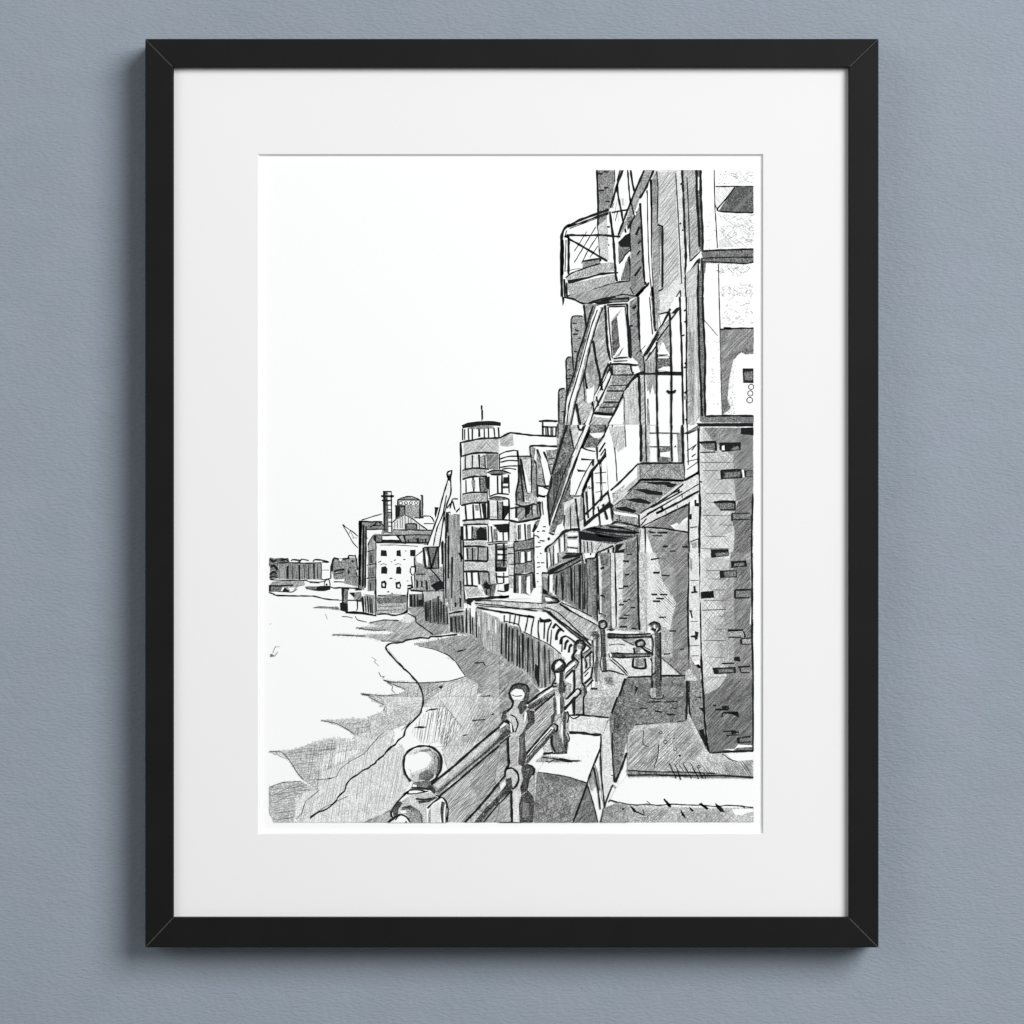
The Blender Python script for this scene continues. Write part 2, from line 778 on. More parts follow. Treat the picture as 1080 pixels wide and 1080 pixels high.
n2 180,505 385,505 385,570 180,575
h135,24,4 185,505 385,505 385,570 185,570
k20 180,582 280,580 390,585
k16 200,590 208,700
k20 245,590 250,700
k18 300,590 310,690
v4 310,590 390,595 395,690 315,690
k14 388,590 395,690
k16 185,700 250,702 295,708
f2 190,710 290,715 350,780 215,795
h135,22,5 190,715 350,730 340,780 210,790
n2 385,360 440,350 445,680 400,690
k12 385,200 388,330
k10 375,340 460,330 550,325
k10 380,355 470,345 550,340
k14 410,200 420,330
b 420,185 560,178 560,250 480,250 450,210
k14 455,215 458,320
k16 510,250 512,320
k14 556,190 558,320
n5 430,220 455,220 455,320 432,320
k22 450,350 450,580
b 450,545 540,545 535,580 450,582
n6 460,360 510,360 510,545 460,545
n5 520,360 545,360 545,545 520,545
k14 455,395 545,395
k12 455,440 545,440
k12 455,490 545,490
k22 515,350 515,540
w 462,405 505,405 505,430 465,430
w 465,450 505,450 500,478 468,478
w 465,590 505,588 510,615 470,620
w 520,590 550,590 550,620 520,620
k16 450,590 460,680
k14 460,625 510,628 555,625
k14 460,685 510,680
k14 515,590 515,680
b 515,690 555,680 562,700 558,740 520,745
k10 460,745 520,750 555,742
w 470,690 510,688 508,735 470,740
k14 440,690 455,690
n2 550,350 600,345 600,720 560,720
@drawn_tower_tree
o 467 530
n6 330,690 360,655 395,660 410,690 450,680 445,740 430,790 390,790 360,770
b 340,690 370,665 390,690 410,700 385,735 350,725
b 360,735 375,735 378,780 362,780
k12 395,700 405,790
k10 420,690 400,740
s30,14 310,680 450,670 445,760 340,770
@drawn_lower_terrace
o 467 530
n1 560,165 620,165 610,320 560,330
k10 560,165 560,330
k10 620,170 615,320
n3 600,165 625,165 620,310 600,315
f5 620,20 720,-10 830,-10 830,120 740,150 640,165
k22 560,150 640,165 740,148 835,125
b 610,30 630,40 630,130 612,130
k18 700,-40 702,130
b 705,10 740,0 735,90 705,110
w 580,55 610,55 608,120 580,125
k14 570,50 640,40 730,25 830,10
k14 750,20 755,110
n3 760,20 790,10 790,110 760,120
k14 795,10 798,100
w 620,180 765,155 760,305 625,320
v6 630,190 660,185 660,310 632,310
k14 640,190 640,315
k20 692,180 700,320
v5 710,190 740,180 745,305 712,310
b 750,245 770,185 800,150 835,150 840,185 800,215 770,255
n6 775,160 830,145 840,180 790,205
k16 600,330 690,325 765,300
n5 605,340 765,310 770,385 610,405
h45,16,4 605,340 765,310 770,385 610,405
k14 600,340 605,500 602,770
k18 610,410 690,400 765,388
v6 610,415 765,395 768,490 615,515
w 660,420 685,415 690,505 660,510
w 715,420 740,410 740,490 715,490
k16 640,415 645,510
k16 695,410 702,510
k18 610,522 690,515 755,492
n5 612,525 765,500 770,585 620,600
h135,14,4 612,525 765,500 770,585 620,600
k16 610,602 700,608 765,590
v6 612,615 770,600 775,710 740,780 615,770
w 640,620 660,620 660,765 642,770
w 710,630 735,620 740,790 705,760
b 695,615 710,615 708,660 697,660
b 755,600 780,600 780,720 762,720
k14 612,610 615,770
k14 550,380 600,380
k12 550,430 600,432
k12 560,520 600,522
k10 560,615 600,618
w 450,755 700,770 745,810 565,815
@drawn_stair_gables
o 467 420
w 735,395 975,405 1000,600 900,850 800,870 640,880
n4 650,490 770,490 775,700 790,850 700,860 640,560
k14 640,490 760,490
k20 735,405 770,400 850,402 975,408
k18 735,405 740,480 760,510
n5 745,410 785,420 770,500 790,700 790,830 760,830 755,600 750,500
n6 645,500 660,520 690,700 690,880 620,890 620,780 640,720
k18 655,510 680,640 710,790
k14 670,540 690,650 720,810
k16 640,560 640,700 620,790 620,880
k18 650,560 670,740 685,880
n2 670,520 740,515 745,800 715,800
k14 748,510 750,800
w 680,560 700,620 745,780 720,800 690,650
k12 790,430 830,560 865,740
k12 800,430 850,560
k20 770,520 790,560 800,840
n4 790,450 830,560 860,740 800,750
w 820,445 850,445 895,560 910,680 895,740 870,740
k20 850,450 890,540 915,650
n4 870,440 975,430 975,560 915,640 890,540
k10 890,510 970,510
k10 900,560 960,550
k20 795,735 850,745 905,742
w 805,760 885,775 895,800 830,810
k16 850,750 910,775
b 790,745 805,745 805,810 870,825 860,840 790,830
k16 820,830 890,820
n4 640,860 700,880 820,870 820,900 620,910
k18 610,890 680,915 760,895 830,880
n3 700,860 750,830 800,850 790,890
s14,14 700,850 800,840 810,890 700,890
k10 840,870 850,1000
k18 810,870 830,1000
@drawn_roof_lantern
o 467 420
k20 810,195 880,190 965,192
k16 843,195 845,315
k14 835,240 900,242 965,242
k14 870,245 872,315
k16 885,245 890,315
k14 915,245 915,315
k12 930,245 928,315
k16 958,245 955,315
k12 845,318 900,322 960,325
@drawn_white_brick_wall
o 467 530
w 835,100 890,120 900,260 960,260 875,380 880,560 830,600 840,700 780,715 765,260 800,210
k10 845,205 870,205
k12 795,245 815,245
k12 840,242 865,242
k12 775,278 800,285 815,300
k14 815,322 855,324
k12 800,335 825,340
k12 780,375 805,375 825,370
b 885,295 900,290 905,310 890,320
k12 820,425 832,435
k10 795,460 803,460
k12 795,508 820,508
k12 828,508 858,508
k12 795,548 825,540
k10 790,600 812,600
k10 795,668 808,668
k14 835,592 880,595 905,600
k10 840,600 850,680
n4 850,610 890,605 885,740 855,740
k12 770,260 770,480 780,720
@drawn_mudflat
o 392 610
n1 300,290 370,340 530,480 420,500 300,520 220,400
f3 -20,375 100,350 240,355 260,375 330,375 370,350 460,430 520,480 430,490 320,510 260,530 80,525 0,500 -120,490 -330,476 -250,470 -100,480 0,470 150,472 200,450 130,440 0,440 -130,417 -60,410 110,405 60,395
h25,14,4 -20,378 230,360 340,380 460,460 300,510 90,520 -60,490 150,470 150,440 -60,415
k9 -20,376 100,352 230,356
k8 -130,417 0,436 120,436
k8 -330,476 -200,480 -60,488
k7 80,528 180,530 260,532
f4 300,250 440,240 460,370 640,380 660,460 530,480 450,430 370,350 375,335
k12 305,295 370,330 375,370 430,410 520,475
n4 355,550 470,535 700,490 880,480 960,560 1080,640 1080,900 980,980 880,960 900,900 870,870 790,820 720,720 620,620 560,600 430,580
f4 700,480 900,510 1000,620 1080,640 1080,900 900,880 790,820 730,720
f3 1000,740 1080,720 1080,1080 880,1080 930,960
n2 410,880 640,870 790,830 900,890 870,1000 700,950 560,1000 440,1080
h30,18,4 450,560 700,500 900,490 1080,650 1080,860 900,880 790,810 720,700 560,600
n1 640,880 800,880 900,900 860,1080 440,1080 520,990
h78,28,4 640,880 900,890 1000,1080 600,1080 620,960
n3 400,880 560,880 560,960 480,1000 430,1080 420,960
h32,16,4 400,880 640,870 560,1000 430,1080
h30,18,3 600,860 900,820 1080,700 1080,1080 560,1080
n2 100,857 200,870 400,882 420,970 430,1080 60,1080 110,1040 60,1010 0,1000 -92,974 0,985 120,990 220,980 285,945 220,910 150,880
n2 140,868 400,884 420,950 300,930 220,900
n2 -80,974 120,990 260,980 380,960 400,1010 200,1030 60,1010
h80,22,4 180,885 400,890 420,1080 100,1070 200,985 290,945
h20,20,4 -60,976 280,965 400,900 420,1060 200,1060 60,1010
k7 -92,974 -20,990 60,1012 110,1040
k7 -92,972 20,984 120,990 220,978
k8 100,855 150,872 260,878 380,882 500,880 620,870 720,850 790,825
k7 100,858 160,885 220,910 285,935
k8 400,575 480,590 560,610 650,650 720,720 760,780 790,825
s40,14 560,560 900,620 960,800 800,700
k9 730,610 800,600
k12 720,620 770,608
k12 870,715 940,710 960,740
b 560,915 605,900 590,935
k16 930,1000 1000,990
k18 980,1060 1050,1060
k5 0,665 40,690 20,700 60,740
k5 60,790 80,830 110,825 90,845
k5 130,880 180,910 170,940 200,970
w 120,575 260,545 400,575 540,605 700,700 785,825 640,865 400,875 260,735
k6 560,500 560,520
k15 120,575 145,555 180,545 240,543 260,540 290,522 340,512 420,500 480,505 500,492 570,490 720,472
k15 120,575 125,600 140,620 175,660 210,700 260,745 270,762 290,775 320,800 350,840 375,865 400,900 425,960 435,1010 430,1080
s14,10 600,640 720,700 700,720 620,680
o 280 735
n2 880,0 1080,0 1080,90 1050,95 980,60 900,30
h20,18,4 880,5 1080,0 1080,90 980,60
k6 870,0 980,55 1050,95
n1 470,192 600,208 750,182 880,190 960,170 1050,110 1080,110 1080,300 1010,320 940,360 860,440 760,420 600,440 700,400 760,330 680,260
n2 500,198 740,185 900,195 920,260 830,300 750,320 690,265 600,215
n2 620,220 820,220 900,270 780,320 720,280
h80,20,4 600,215 900,195 960,340 860,430 760,400 760,330
h8,22,4 620,210 900,200 1000,280 860,300 750,320
n1 30,462 120,460 230,450 340,410 450,370 560,345 740,355 760,330 960,360 860,440 760,440 600,470 500,580 520,680 460,780 330,700 270,640 200,520
n2 30,462 230,452 420,385 560,360 600,440 420,500 330,600 460,680 560,690 450,775 330,700 270,640 200,530
n2 170,490 330,480 420,590 480,660 540,690 430,770 330,700 270,640 210,540
h82,20,4 200,470 560,355 740,370 900,340 850,440 700,560 520,690 440,770 330,690
h6,16,4 130,468 420,400 580,365 600,430 480,520 440,600 560,690 450,780 330,700 230,560
h6,22,4 560,360 740,370 860,400 760,430 580,430
n2 30,760 150,720 300,715 450,785 330,810 260,860 250,960 260,1060 70,1060 60,1020 30,980
n2 35,770 200,730 320,740 250,830 220,880 240,950 220,1050 80,1050 40,960
h8,12,5 35,765 300,722 400,770 270,840 225,880 250,950 255,1055 80,1055 35,960
h25,22,4 40,770 280,725 260,830 230,900 230,1040 90,1040
k7 35,762 150,722 300,714
n1 235,1060 255,900 330,800 450,780 340,900 300,1060
n1 460,640 700,540 900,400 1080,270 1080,900 860,1060 300,1060 330,900 440,800
h78,22,3 450,600 700,520 900,380 1080,260 1080,420 940,540 800,640 700,720 660,800 560,900 300,1060 280,1060 320,900 460,790
h83,26,3 1080,440 940,560 830,640 720,720 670,800 600,900 400,1040 860,1060 1080,900
s40,14 560,960 1000,900 900,1040 500,1050
k6 30,462 130,465 200,530 270,640 320,700
k7 470,200 600,225 700,280 750,315
k6 1005,90 985,140 940,180 870,190
k6 1080,180 1020,280 960,330 900,400 830,480 720,540 630,610 600,670 520,690
k6 430,700 560,690
k6 450,785 440,800 340,880 320,940 300,990 260,1030
k15 1080,410 1040,445 1015,470 990,500 960,520 940,535 920,565 890,580 870,600 820,620 780,655 720,690 700,715 680,745 668,795 640,815 610,850 595,880 560,910 520,945 480,962 440,975 375,1025
k6 375,1010 520,920 560,905
k6 600,880 700,835
f4 830,1060 920,1010 1060,920 1080,940 1080,1060
h35,14,4 830,1060 920,1010 1060,920 1080,940 1080,1060
o 392 735
n2 60,0 430,0 415,130 320,230 260,240 0,340 -30,170 60,140 110,110 100,40
n1 120,0 430,0 410,120 200,60
h40,26,3 40,160 430,10 400,140 260,240 20,330
h5,22,3 100,20 430,10 410,100 200,70
h80,20,4 420,150 700,20 1000,30 1080,230 640,600 620,440 560,380 420,400 330,300
n1 560,0 1080,0 1080,240 640,610 600,450 760,250
n2 820,0 1080,0 1080,230 900,370 760,380 850,240
h62,18,3 520,0 1080,0 1080,240 640,600 560,300
f3 860,200 1080,120 1080,240 900,370
h60,18,4 760,180 1080,60 1080,230 850,420 720,420
n1 0,590 100,500 260,400 280,640 320,730 170,950 0,1030
h78,20,3 10,560 300,420 270,640 330,720 280,800 180,880 20,980
h85,22,4 620,330 800,340 760,460 640,480
h5,34,3 440,370 720,330 800,360 640,520 600,450
k15 430,0 436,40 432,70 420,100 415,130 395,155 370,180 350,205 330,222 310,240 285,275 275,320 265,338 240,352 220,370 205,395 190,408 160,420 140,440 118,470 95,500 60,525 45,535 30,560 0,578
k6 410,150 340,220
k6 330,200 300,240 250,280
k9 460,125 480,110 500,105 560,98
k16 500,108 550,100
k9 360,260 400,252 460,255
k18 390,256 440,256
k12 770,330 805,318
k14 850,200 960,190
k14 1010,150 1050,140
k16 1040,50 1060,45
f3 -20,1050 170,940 200,900 170,1000 150,1060 -60,1060
h35,14,4 -20,1050 170,940 200,900 170,1000 150,1060 -60,1060
s70,12 420,120 1060,40 1070,230 640,520 440,340
@drawn_shore_slope
o 392 735
f2 560,850 1080,420 1080,1060 640,1060 645,960 620,880
f3 800,640 1080,420 1080,900 900,1060 760,1060 900,860
h50,14,4 560,850 1080,420 1080,720 790,1060 640,1060 645,960 620,880
h32,24,4 640,900 1080,520 1080,720 800,1040
f4 930,1060 1080,880 1080,1060
o 527 735
f3 -60,0 450,0 440,200 430,250 230,480 230,560 300,640 290,1060 -30,1060 10,900 -40,700 10,420 -40,200
f3 0,760 120,780 110,1060 0,1060
f2 230,130 450,0 440,200 225,470
h48,14,4 0,0 450,0 440,200 430,250 230,480 230,540 60,560 0,700
h30,18,4 290,110 440,30 440,220 230,460
h48,14,4 0,880 110,780 110,1060 0,1060
n2 370,420 440,300 440,440 380,480
@drawn_timber_wall
o 392 610
v3 440,190 650,230 660,310 790,270 880,250 1080,340 1080,650 1000,620 830,480 650,450 640,390 460,370 440,300
h89,16,5 860,310 1080,350 1080,645 1000,615 840,490
h90,24,4 660,330 880,330 860,490 670,450
w 900,330 908,320 912,400 902,410
w 985,340 992,340 994,440 986,440
w 1040,350 1050,350 1052,470 1044,460
v6 440,200 560,160 640,240 650,390 520,380 450,360
b 450,200 465,200 470,365 450,355
b 485,180 500,180 498,380 488,370
b 520,200 532,200 530,370 522,370
b 555,150 570,150 568,390 556,380
b 580,190 594,200 590,375 580,370
k16 605,220 610,380
k16 635,240 640,390
k10 475,210 478,350
k10 545,200 545,370
v6 655,320 775,310 780,460 660,450
b 660,330 680,330 685,450 665,450
k18 705,320 715,460
k14 735,320 740,440
k16 760,320 775,450
k18 650,300 710,285 775,275
k16 800,250 800,460
w 800,180 880,190 870,330 830,310
k16 830,250 835,470
k14 850,330 855,480
k14 880,280 885,500
o 467 530
b 195,815 240,810 260,830 240,850 240,875 200,850
k26 210,815 320,812 440,800 560,795
k22 480,800 560,790
n2 260,840 600,830 880,895 960,900 1080,980 1080,1080 980,1000 880,920 700,900 300,880
k9 270,830 400,828 560,835 760,850
k10 270,850 400,862 560,875 760,895 870,905
k9 300,868 440,880 600,892 800,915
k16 285,885 420,910 560,930 680,955 775,970
k22 720,955 770,968
k24 820,985 860,1000 920,995
k14 820,970 830,1000
o 527 620
n2 0,110 240,130 440,140 520,170 820,330 760,440 640,330 400,190 0,150
f3 420,160 510,150 760,300 820,330 750,430 620,330 480,220
k9 0,110 150,120 330,130 430,140
k9 0,148 180,175 380,182 480,255 600,345 740,440
k12 380,185 480,270 600,370 690,440 780,520
k9 400,200 560,320 690,420
k20 500,140 600,195 720,255 840,320
v3 0,280 50,290 170,350 350,440 560,600 480,700 440,830 330,850 300,820 190,700 60,630 0,570
v4 0,300 60,310 160,330 200,380 330,450 300,780 200,690 70,620 0,560
v4 330,480 420,540 440,700 420,820 330,850
h88,16,5 0,290 160,345 350,450 540,600 470,700 440,830 330,850 300,810 190,690 60,620 0,565
h91,24,4 0,300 330,450 300,800 190,690 0,565
k12 0,205 90,215 180,230 290,245
k22 240,235 280,245
k24 345,280 380,278 430,268
k20 345,255 350,290
k8 40,280 160,310 180,370
k8 200,370 300,420 420,480 520,560
k10 40,230 40,290
k10 90,225 85,300
k10 135,230 120,310
k10 170,235 160,320
k10 240,240 230,300 215,370
k10 290,255 275,320 265,400
k10 330,270 325,360 335,430
k10 380,285 375,430
k12 440,290 410,360 405,460
k24 450,340 475,300
k14 470,300 545,370
k26 480,440 480,400 500,355 530,350
k24 515,475 525,420 560,405
k14 560,405 610,435 660,480
k24 550,520 560,465 580,440
k24 585,545 590,500 610,475
k8 440,350 430,480
k8 530,440 525,540
b 50,300 65,300 60,600 48,590
b 100,340 115,340 112,620 100,620
b 185,380 205,390 205,680 190,680
k14 20,300 15,560
k14 80,330 75,630
k14 150,350 148,660
k14 165,400 170,680
k16 240,420 238,710
k12 275,430 285,700
k14 330,450 330,830
k12 380,480 385,840
k12 415,520 425,810
b 300,640 325,660 320,820 300,760
f4 0,570 190,700 300,830 340,870 240,960 250,840 120,800 70,900 90,1000 0,1060
h30,22,5 0,590 180,700 290,840 330,870 250,930 240,840 150,800 80,850 90,980 0,1060
@drawn_far_gables
o 572 313
n4 240,180 290,160 345,165 360,60 480,60 330,640 200,840 210,620 250,500
n5 200,520 245,505 270,640 240,800 200,830
n4 140,790 190,770 210,830 180,1080 135,1080
h45,16,4 245,190 345,165 340,330 280,480
k14 245,185 260,165 300,160 340,165
k14 242,185 248,400 265,640
k14 200,530 215,512 240,508
k14 200,530 205,700 210,840
k16 140,800 150,780 190,772
k16 138,800 140,1080
k14 255,222 290,225
k14 275,275 310,292
b 250,310 300,308 300,322 260,324
k18 305,350 325,350
k14 265,462 295,462
k14 215,615 235,615
k14 225,660 250,660
k14 210,690 235,688
k14 160,848 175,848
k16 165,970 195,972
k16 0,1050 60,1048 130,1050
@drawn_brick_chimney_wall
o 572 178
n5 455,10 612,10 615,110 570,340 545,400 560,765 490,765 470,560 468,300
h45,18,4 460,20 612,20 615,110 570,340 470,340
k20 460,10 470,300 470,480 480,600 490,780
k12 610,10 612,110
k20 460,42 510,42
k18 515,25 560,27
k20 475,185 520,182
k20 520,162 560,160
k18 530,275 570,277
k18 535,490 570,490
k18 525,650 565,642
k18 495,675 520,672
k14 485,790 480,760
n2 470,480 540,420 560,760 490,760
@drawn_dark_valance
o 572 448
n6 170,0 260,0 270,200 200,330 90,640 60,800 40,600 60,480 100,320 140,130
v7 60,480 200,300 260,260 120,720 60,860 45,640
k24 210,0 170,120 130,260 80,420
k20 80,430 70,520 45,600 55,740 65,850
k14 230,30 250,130 270,210
@drawn_main_wall
o 662 178
n1 200,10 460,10 495,1080 200,1080
f2 255,30 400,30 430,900 330,1000 290,1060 255,1060
h52,22,4 255,30 400,30 440,960 300,1060
f4 200,100 245,20 250,460 265,500 260,1080 215,1080
n5 195,90 245,80 250,300 205,300
k14 195,90 200,300 190,600 200,900 215,1080
k22 197,90 198,500 195,760 215,1080
k8 160,180 170,500 175,800 195,1080
k12 245,20 255,150 250,460
f6 265,490 300,490 300,1010 280,1000 285,700
k22 250,470 300,490
k20 295,490 295,760 295,1000
k22 260,1035 300,1010
k6 265,510 270,900
k10 405,35 415,200 430,480 445,760 455,970
k22 445,135 460,118
k20 438,470 450,455
d 465,518 8
k24 460,10 470,200 480,480 490,700 490,900 492,1080
f3 470,10 580,10 590,480 600,690 530,780 500,600
h70,20,4 480,10 580,10 600,690 530,780
k10 500,70 515,400 525,780
w 500,810 600,720 600,770 490,900
k14 530,780 610,700
k20 480,930 590,775 610,755
f2 495,880 590,800 590,1080 495,1080
k16 410,1080 445,1025
k14 445,1025 448,1080
k6 435,975 450,970
o 662 313
f3 505,0 585,0 600,500 612,1000 560,1080 505,1080
v2 510,0 580,0 600,1000 560,1080
v4 520,300 560,300 560,900 530,1000
k20 440,0 445,150 455,420 462,700 470,1080
k16 495,0 497,300 495,600 500,1080
k22 475,120 495,108
k22 478,215 495,205
k22 460,330 480,320
k20 480,565 495,555
k18 475,600 490,592
k22 478,815 495,800
k20 485,1040 500,1032
n4 470,840 495,830 498,860 475,870
o 662 448
w 475,80 600,40 605,1080 520,1080 510,640 480,470
n1 514,700 602,660 605,1085 520,1085
k10 503,0 505,100 512,340
k14 540,215 580,165
k14 540,270 575,245
k10 500,220 580,165
k10 500,380 590,315
k10 480,470 600,400
k8 500,310 590,290
k10 465,580 600,500
b 560,640 580,630 578,660 600,660 600,690 565,685
b 522,755 540,750 540,800 522,800
k14 520,640 515,900 520,1080
k10 525,870 590,860
k12 525,990 600,960
n4 540,1000 580,990 585,1030 545,1040
@drawn_corner_column
o 662 178
n6 575,10 625,10 635,690 605,700 590,480
k24 580,10 585,250 600,480 605,660
k22 615,10 618,250 632,520 632,690
w 592,70 602,70 604,180 594,180
n6 600,750 660,790 655,880 635,890 635,1080 590,1080
k20 602,760 595,900 590,1080
k20 625,760 635,900 632,1080
w 602,800 615,800 612,860 604,860
o 662 313
n6 590,0 640,0 655,500 655,1000 615,1020 605,500
k22 592,0 598,200 605,500 620,800 625,1010
k22 632,0 640,250 655,520 650,760 655,1010
s30,14 600,0 640,0 650,900 620,1000
@drawn_stone_facade
o 662 178
k9 730,10 735,300 745,450 757,670
h135,14,4 745,150 905,150 760,340 738,300
n7 905,155 1062,150 1062,370 765,360
h45,12,5 905,155 1062,150 1062,370 765,360
k12 742,150 905,148 1062,150
k14 905,155 830,255 755,350 900,368 1062,370
k8 735,300 760,350
s26,34 900,20 1060,20 1060,130 790,80
s60,14 770,20 1060,20 1060,130 770,130
s110,46 790,400 1060,390 1060,660 780,600
s60,14 770,390 1060,380 1060,660 770,660
s14,18 640,380 730,380 750,660 640,660
n1 770,600 850,580 900,660 770,660
h140,30,3 780,600 1060,560 1060,660 780,660
n6 620,690 1062,680 1062,790 1000,802 640,790
k18 628,695 780,686 1062,678
k12 620,755 800,748 1062,746
k14 625,785 800,790 1000,800 1062,785
k8 765,800 768,900 772,1080
s36,40 780,820 1060,830 960,920 780,900
s80,22 780,1000 1060,970 1060,1080 770,1080
o 662 313
k9 772,0 780,270 785,500 790,750 800,1000
s60,24 820,0 1060,0 1060,240 800,240
s25,14 640,350 760,350 780,950 660,950
k6 640,190 700,260 760,330
n6 782,280 1062,275 1062,480 950,490 890,530 865,640 845,780 840,860 870,940 800,995
f5 782,280 1062,275 1062,400 900,480 860,640 800,900
w 920,500 960,470 1000,490 1062,480 1062,600 870,640
s90,16 830,640 900,520 900,1000 800,1000
k16 780,275 900,268 1062,265
k24 810,265 870,265
b 970,605 1062,603 1062,728 975,725
n6 985,640 1050,630 1055,700 990,705
o 662 313
d 1042,760 22
d 1035,815 22
d 1030,872 24
o 662 313
w 1030,808 1045,808 1045,826 1028,826
w 1018,866 1040,862 1040,886 1020,886
@drawn_brick_pier
o 662 313
n6 610,1010 1062,1008 1062,1062 640,1060 610,1050
k20 655,1008 800,1004 1062,1005
b 580,1065 1062,1065 1062,1095 600,1095
o 662 448
b 470,75 600,0 615,30 510,82
n5 500,60 600,10 605,40
n1 605,25 1058,25 1058,1080 612,1080
f2 650,250 900,240 900,560 760,600 660,480
f2 640,720 900,640 880,900 720,960
n2 640,40 760,40 880,260 760,330 640,240
h135,22,3 610,30 1000,30 930,640 900,1080 615,1080
h50,26,3 615,260 900,260 900,640 880,1080 615,1080
f5 640,25 950,25 1058,90 1058,590 910,650 890,260 720,140
h45,14,5 900,100 1058,100 1058,590 920,640 900,260
f6 1056,590 930,650 905,720 880,800 905,900 890,1080 1050,1080
b 955,25 1062,20 1062,90 955,80
n6 610,150 740,145 745,220 650,200
k24 605,150 745,145
k24 742,150 745,220
k12 610,235 740,230
b 775,150 955,148 955,215 800,230 775,210
w 795,180 815,170 820,215 795,215
n6 880,200 930,180 940,205 890,212
b 780,385 960,380 970,450 785,460
n6 825,405 945,395 950,435 815,445
k18 785,385 960,380
b 980,385 1060,380 1060,445 990,440
n6 1000,395 1055,392 1055,435 1005,435
w 962,380 978,380 985,440 972,445
n6 725,655 905,650 905,715 780,715
k26 725,655 820,648 910,652
k24 905,655 905,715
k20 780,718 910,718
n6 880,750 1030,748 1030,800 890,800
k24 880,750 880,810
k14 880,748 1030,745
k12 890,800 1030,798
b 700,1050 850,1048 855,1085 705,1085
k6 610,318 900,318
k6 640,385 780,388
k6 750,460 800,462
k6 660,580 880,582
k6 660,650 730,655
k6 640,765 880,768
k6 770,845 900,848
k6 650,940 830,942
k6 620,1045 860,1045
k18 605,480 630,483
k22 598,30 598,250 600,450 605,560 612,680 606,900 605,1080
k18 1056,585 1050,800 1046,1080
o 662 583
n1 612,0 870,0 850,1080 632,1080
f2 660,40 870,60 850,500 740,420 660,200
f2 680,560 840,500 840,900 720,1000 660,800
n3 760,300 870,200 850,520 800,460
n3 740,620 840,560 850,1000 780,900
h135,22,3 620,0 870,0 850,1080 632,1080
h55,30,3 620,40 860,40 850,1080 632,1080
f5 870,0 1050,0 1056,1080 830,1080 870,880 840,640 830,500 880,350 850,220
h60,16,5 870,100 1050,100 1050,1000 860,1000 850,600 850,450 880,350
w 1035,140 1050,140 1055,620 1030,600 1042,400
f4 845,200 900,60 900,1000 830,1060 860,880 825,640 815,500
b 700,0 855,0 855,25 705,45
n6 740,5 850,0 850,18 750,30
b 870,70 1000,65 1010,115 875,130
n6 900,90 980,85 980,105 900,112
b 775,150 920,145 925,205 780,215
n6 815,165 910,155 912,195 820,200
b 615,330 725,320 730,380 620,388
n6 905,315 1040,310 1040,380 905,380
k24 905,315 905,380
k18 905,315 1040,310
k16 905,382 1030,380
n4 850,655 985,650 990,715 855,715
k24 845,655 975,652
k16 975,660 990,700 985,715
k18 850,712 960,712
n4 955,725 1045,720 1045,770 960,770
k26 955,730 960,775
k18 955,725 1045,718
k14 970,772 1045,770
b 895,880 945,875 950,920 900,910
k18 795,935 900,932
b 715,970 910,962 915,1015 730,1025
n6 765,985 890,980 890,1005 770,1010
n5 930,965 1035,960 1030,1010 955,1010
k18 930,965 1035,958
k16 945,970 955,1005
k14 955,1010 1030,1012
k6 660,150 780,150
k6 680,220 830,222
k6 720,310 830,316
k6 640,405 830,400
k8 630,485 830,478
k6 770,535 820,535
k6 740,645 840,645
k6 640,740 830,742
k6 690,880 820,882
k6 670,1050 840,1048
k22 600,0 602,200 600,330 610,500 615,800 632,1080
k20 1048,0 1050,300 1050,700 1060,1080
o 662 735
f6 630,-150 1058,-150 1058,460 690,475
h50,14,4 640,-150 1058,-150 1058,455 690,470
f2 640,-150 820,-150 780,-90 740,-60 650,-20
h135,20,4 640,-150 820,-150 780,-90 740,-60 650,-20
w 800,440 900,440 930,400 1058,410 1058,420 920,430 890,452
n5 512,-140 625,-140 640,0 680,470 660,430 600,290 530,190
k18 518,-140 515,0 530,180 590,290 640,390 675,475
k20 628,-150 640,0 650,200 670,380 685,470
b 600,280 640,270 670,400 660,430
b 600,90 635,90 635,130
b 570,0 630,0 610,15
k20 675,475 850,462 1060,456
k18 1058,-150 1058,458
n6 735,70 845,70 850,105 740,108
k18 722,72 748,74
k20 738,106 852,108
k20 846,72 848,104
b 790,78 838,74 836,98 800,100
k20 800,135 930,132
b 850,140 935,130 940,175 880,145
k16 800,138 796,170
n6 800,285 940,280 945,320 810,320
b 800,285 900,280 935,300 880,320 870,295 805,295
k14 830,325 940,320
b 920,345 1035,325 1035,342 945,350 945,395 925,390
k14 940,385 1040,380
@drawn_arcade
o 662 448
n2 95,870 150,870 150,1080 90,1080
f3 150,870 510,910 518,1080 150,1080
w 155,900 215,1080 150,1080
f5 340,900 510,915 515,1080 240,1080 330,960
f4 170,890 340,900 330,960 240,1080 215,1080
h135,18,4 170,900 380,900 330,1080 230,1080
f5 150,860 510,670 515,905 400,890
h45,14,4 150,860 510,670 515,905 400,890
w 360,850 420,825 430,845 470,800 505,780 512,900 400,885
n1 400,850 505,800 512,900 400,885
k20 110,860 300,770 510,672
k16 110,862 300,875 510,908
k20 143,870 143,1080
k14 93,760 90,900 88,1080
b 175,895 240,905 240,915 190,915
b 245,905 340,900 335,918 260,918
k14 210,935 295,938
k20 295,1028 340,1025
b 455,1025 510,1020 510,1038 460,1035
b 355,1062 400,1058 410,1072 360,1075
k14 518,640 512,900 520,1080
o 662 583
n2 90,0 155,0 160,670 100,670
n1 155,0 250,0 400,400 380,560 330,680 250,600 160,640
f4 240,0 520,0 520,1000 400,900 280,850 280,620 350,680 380,540 420,430 300,250
f5 400,0 520,0 520,960 380,920 380,560 410,430 410,160
f5 330,0 515,0 515,160 410,160 350,80
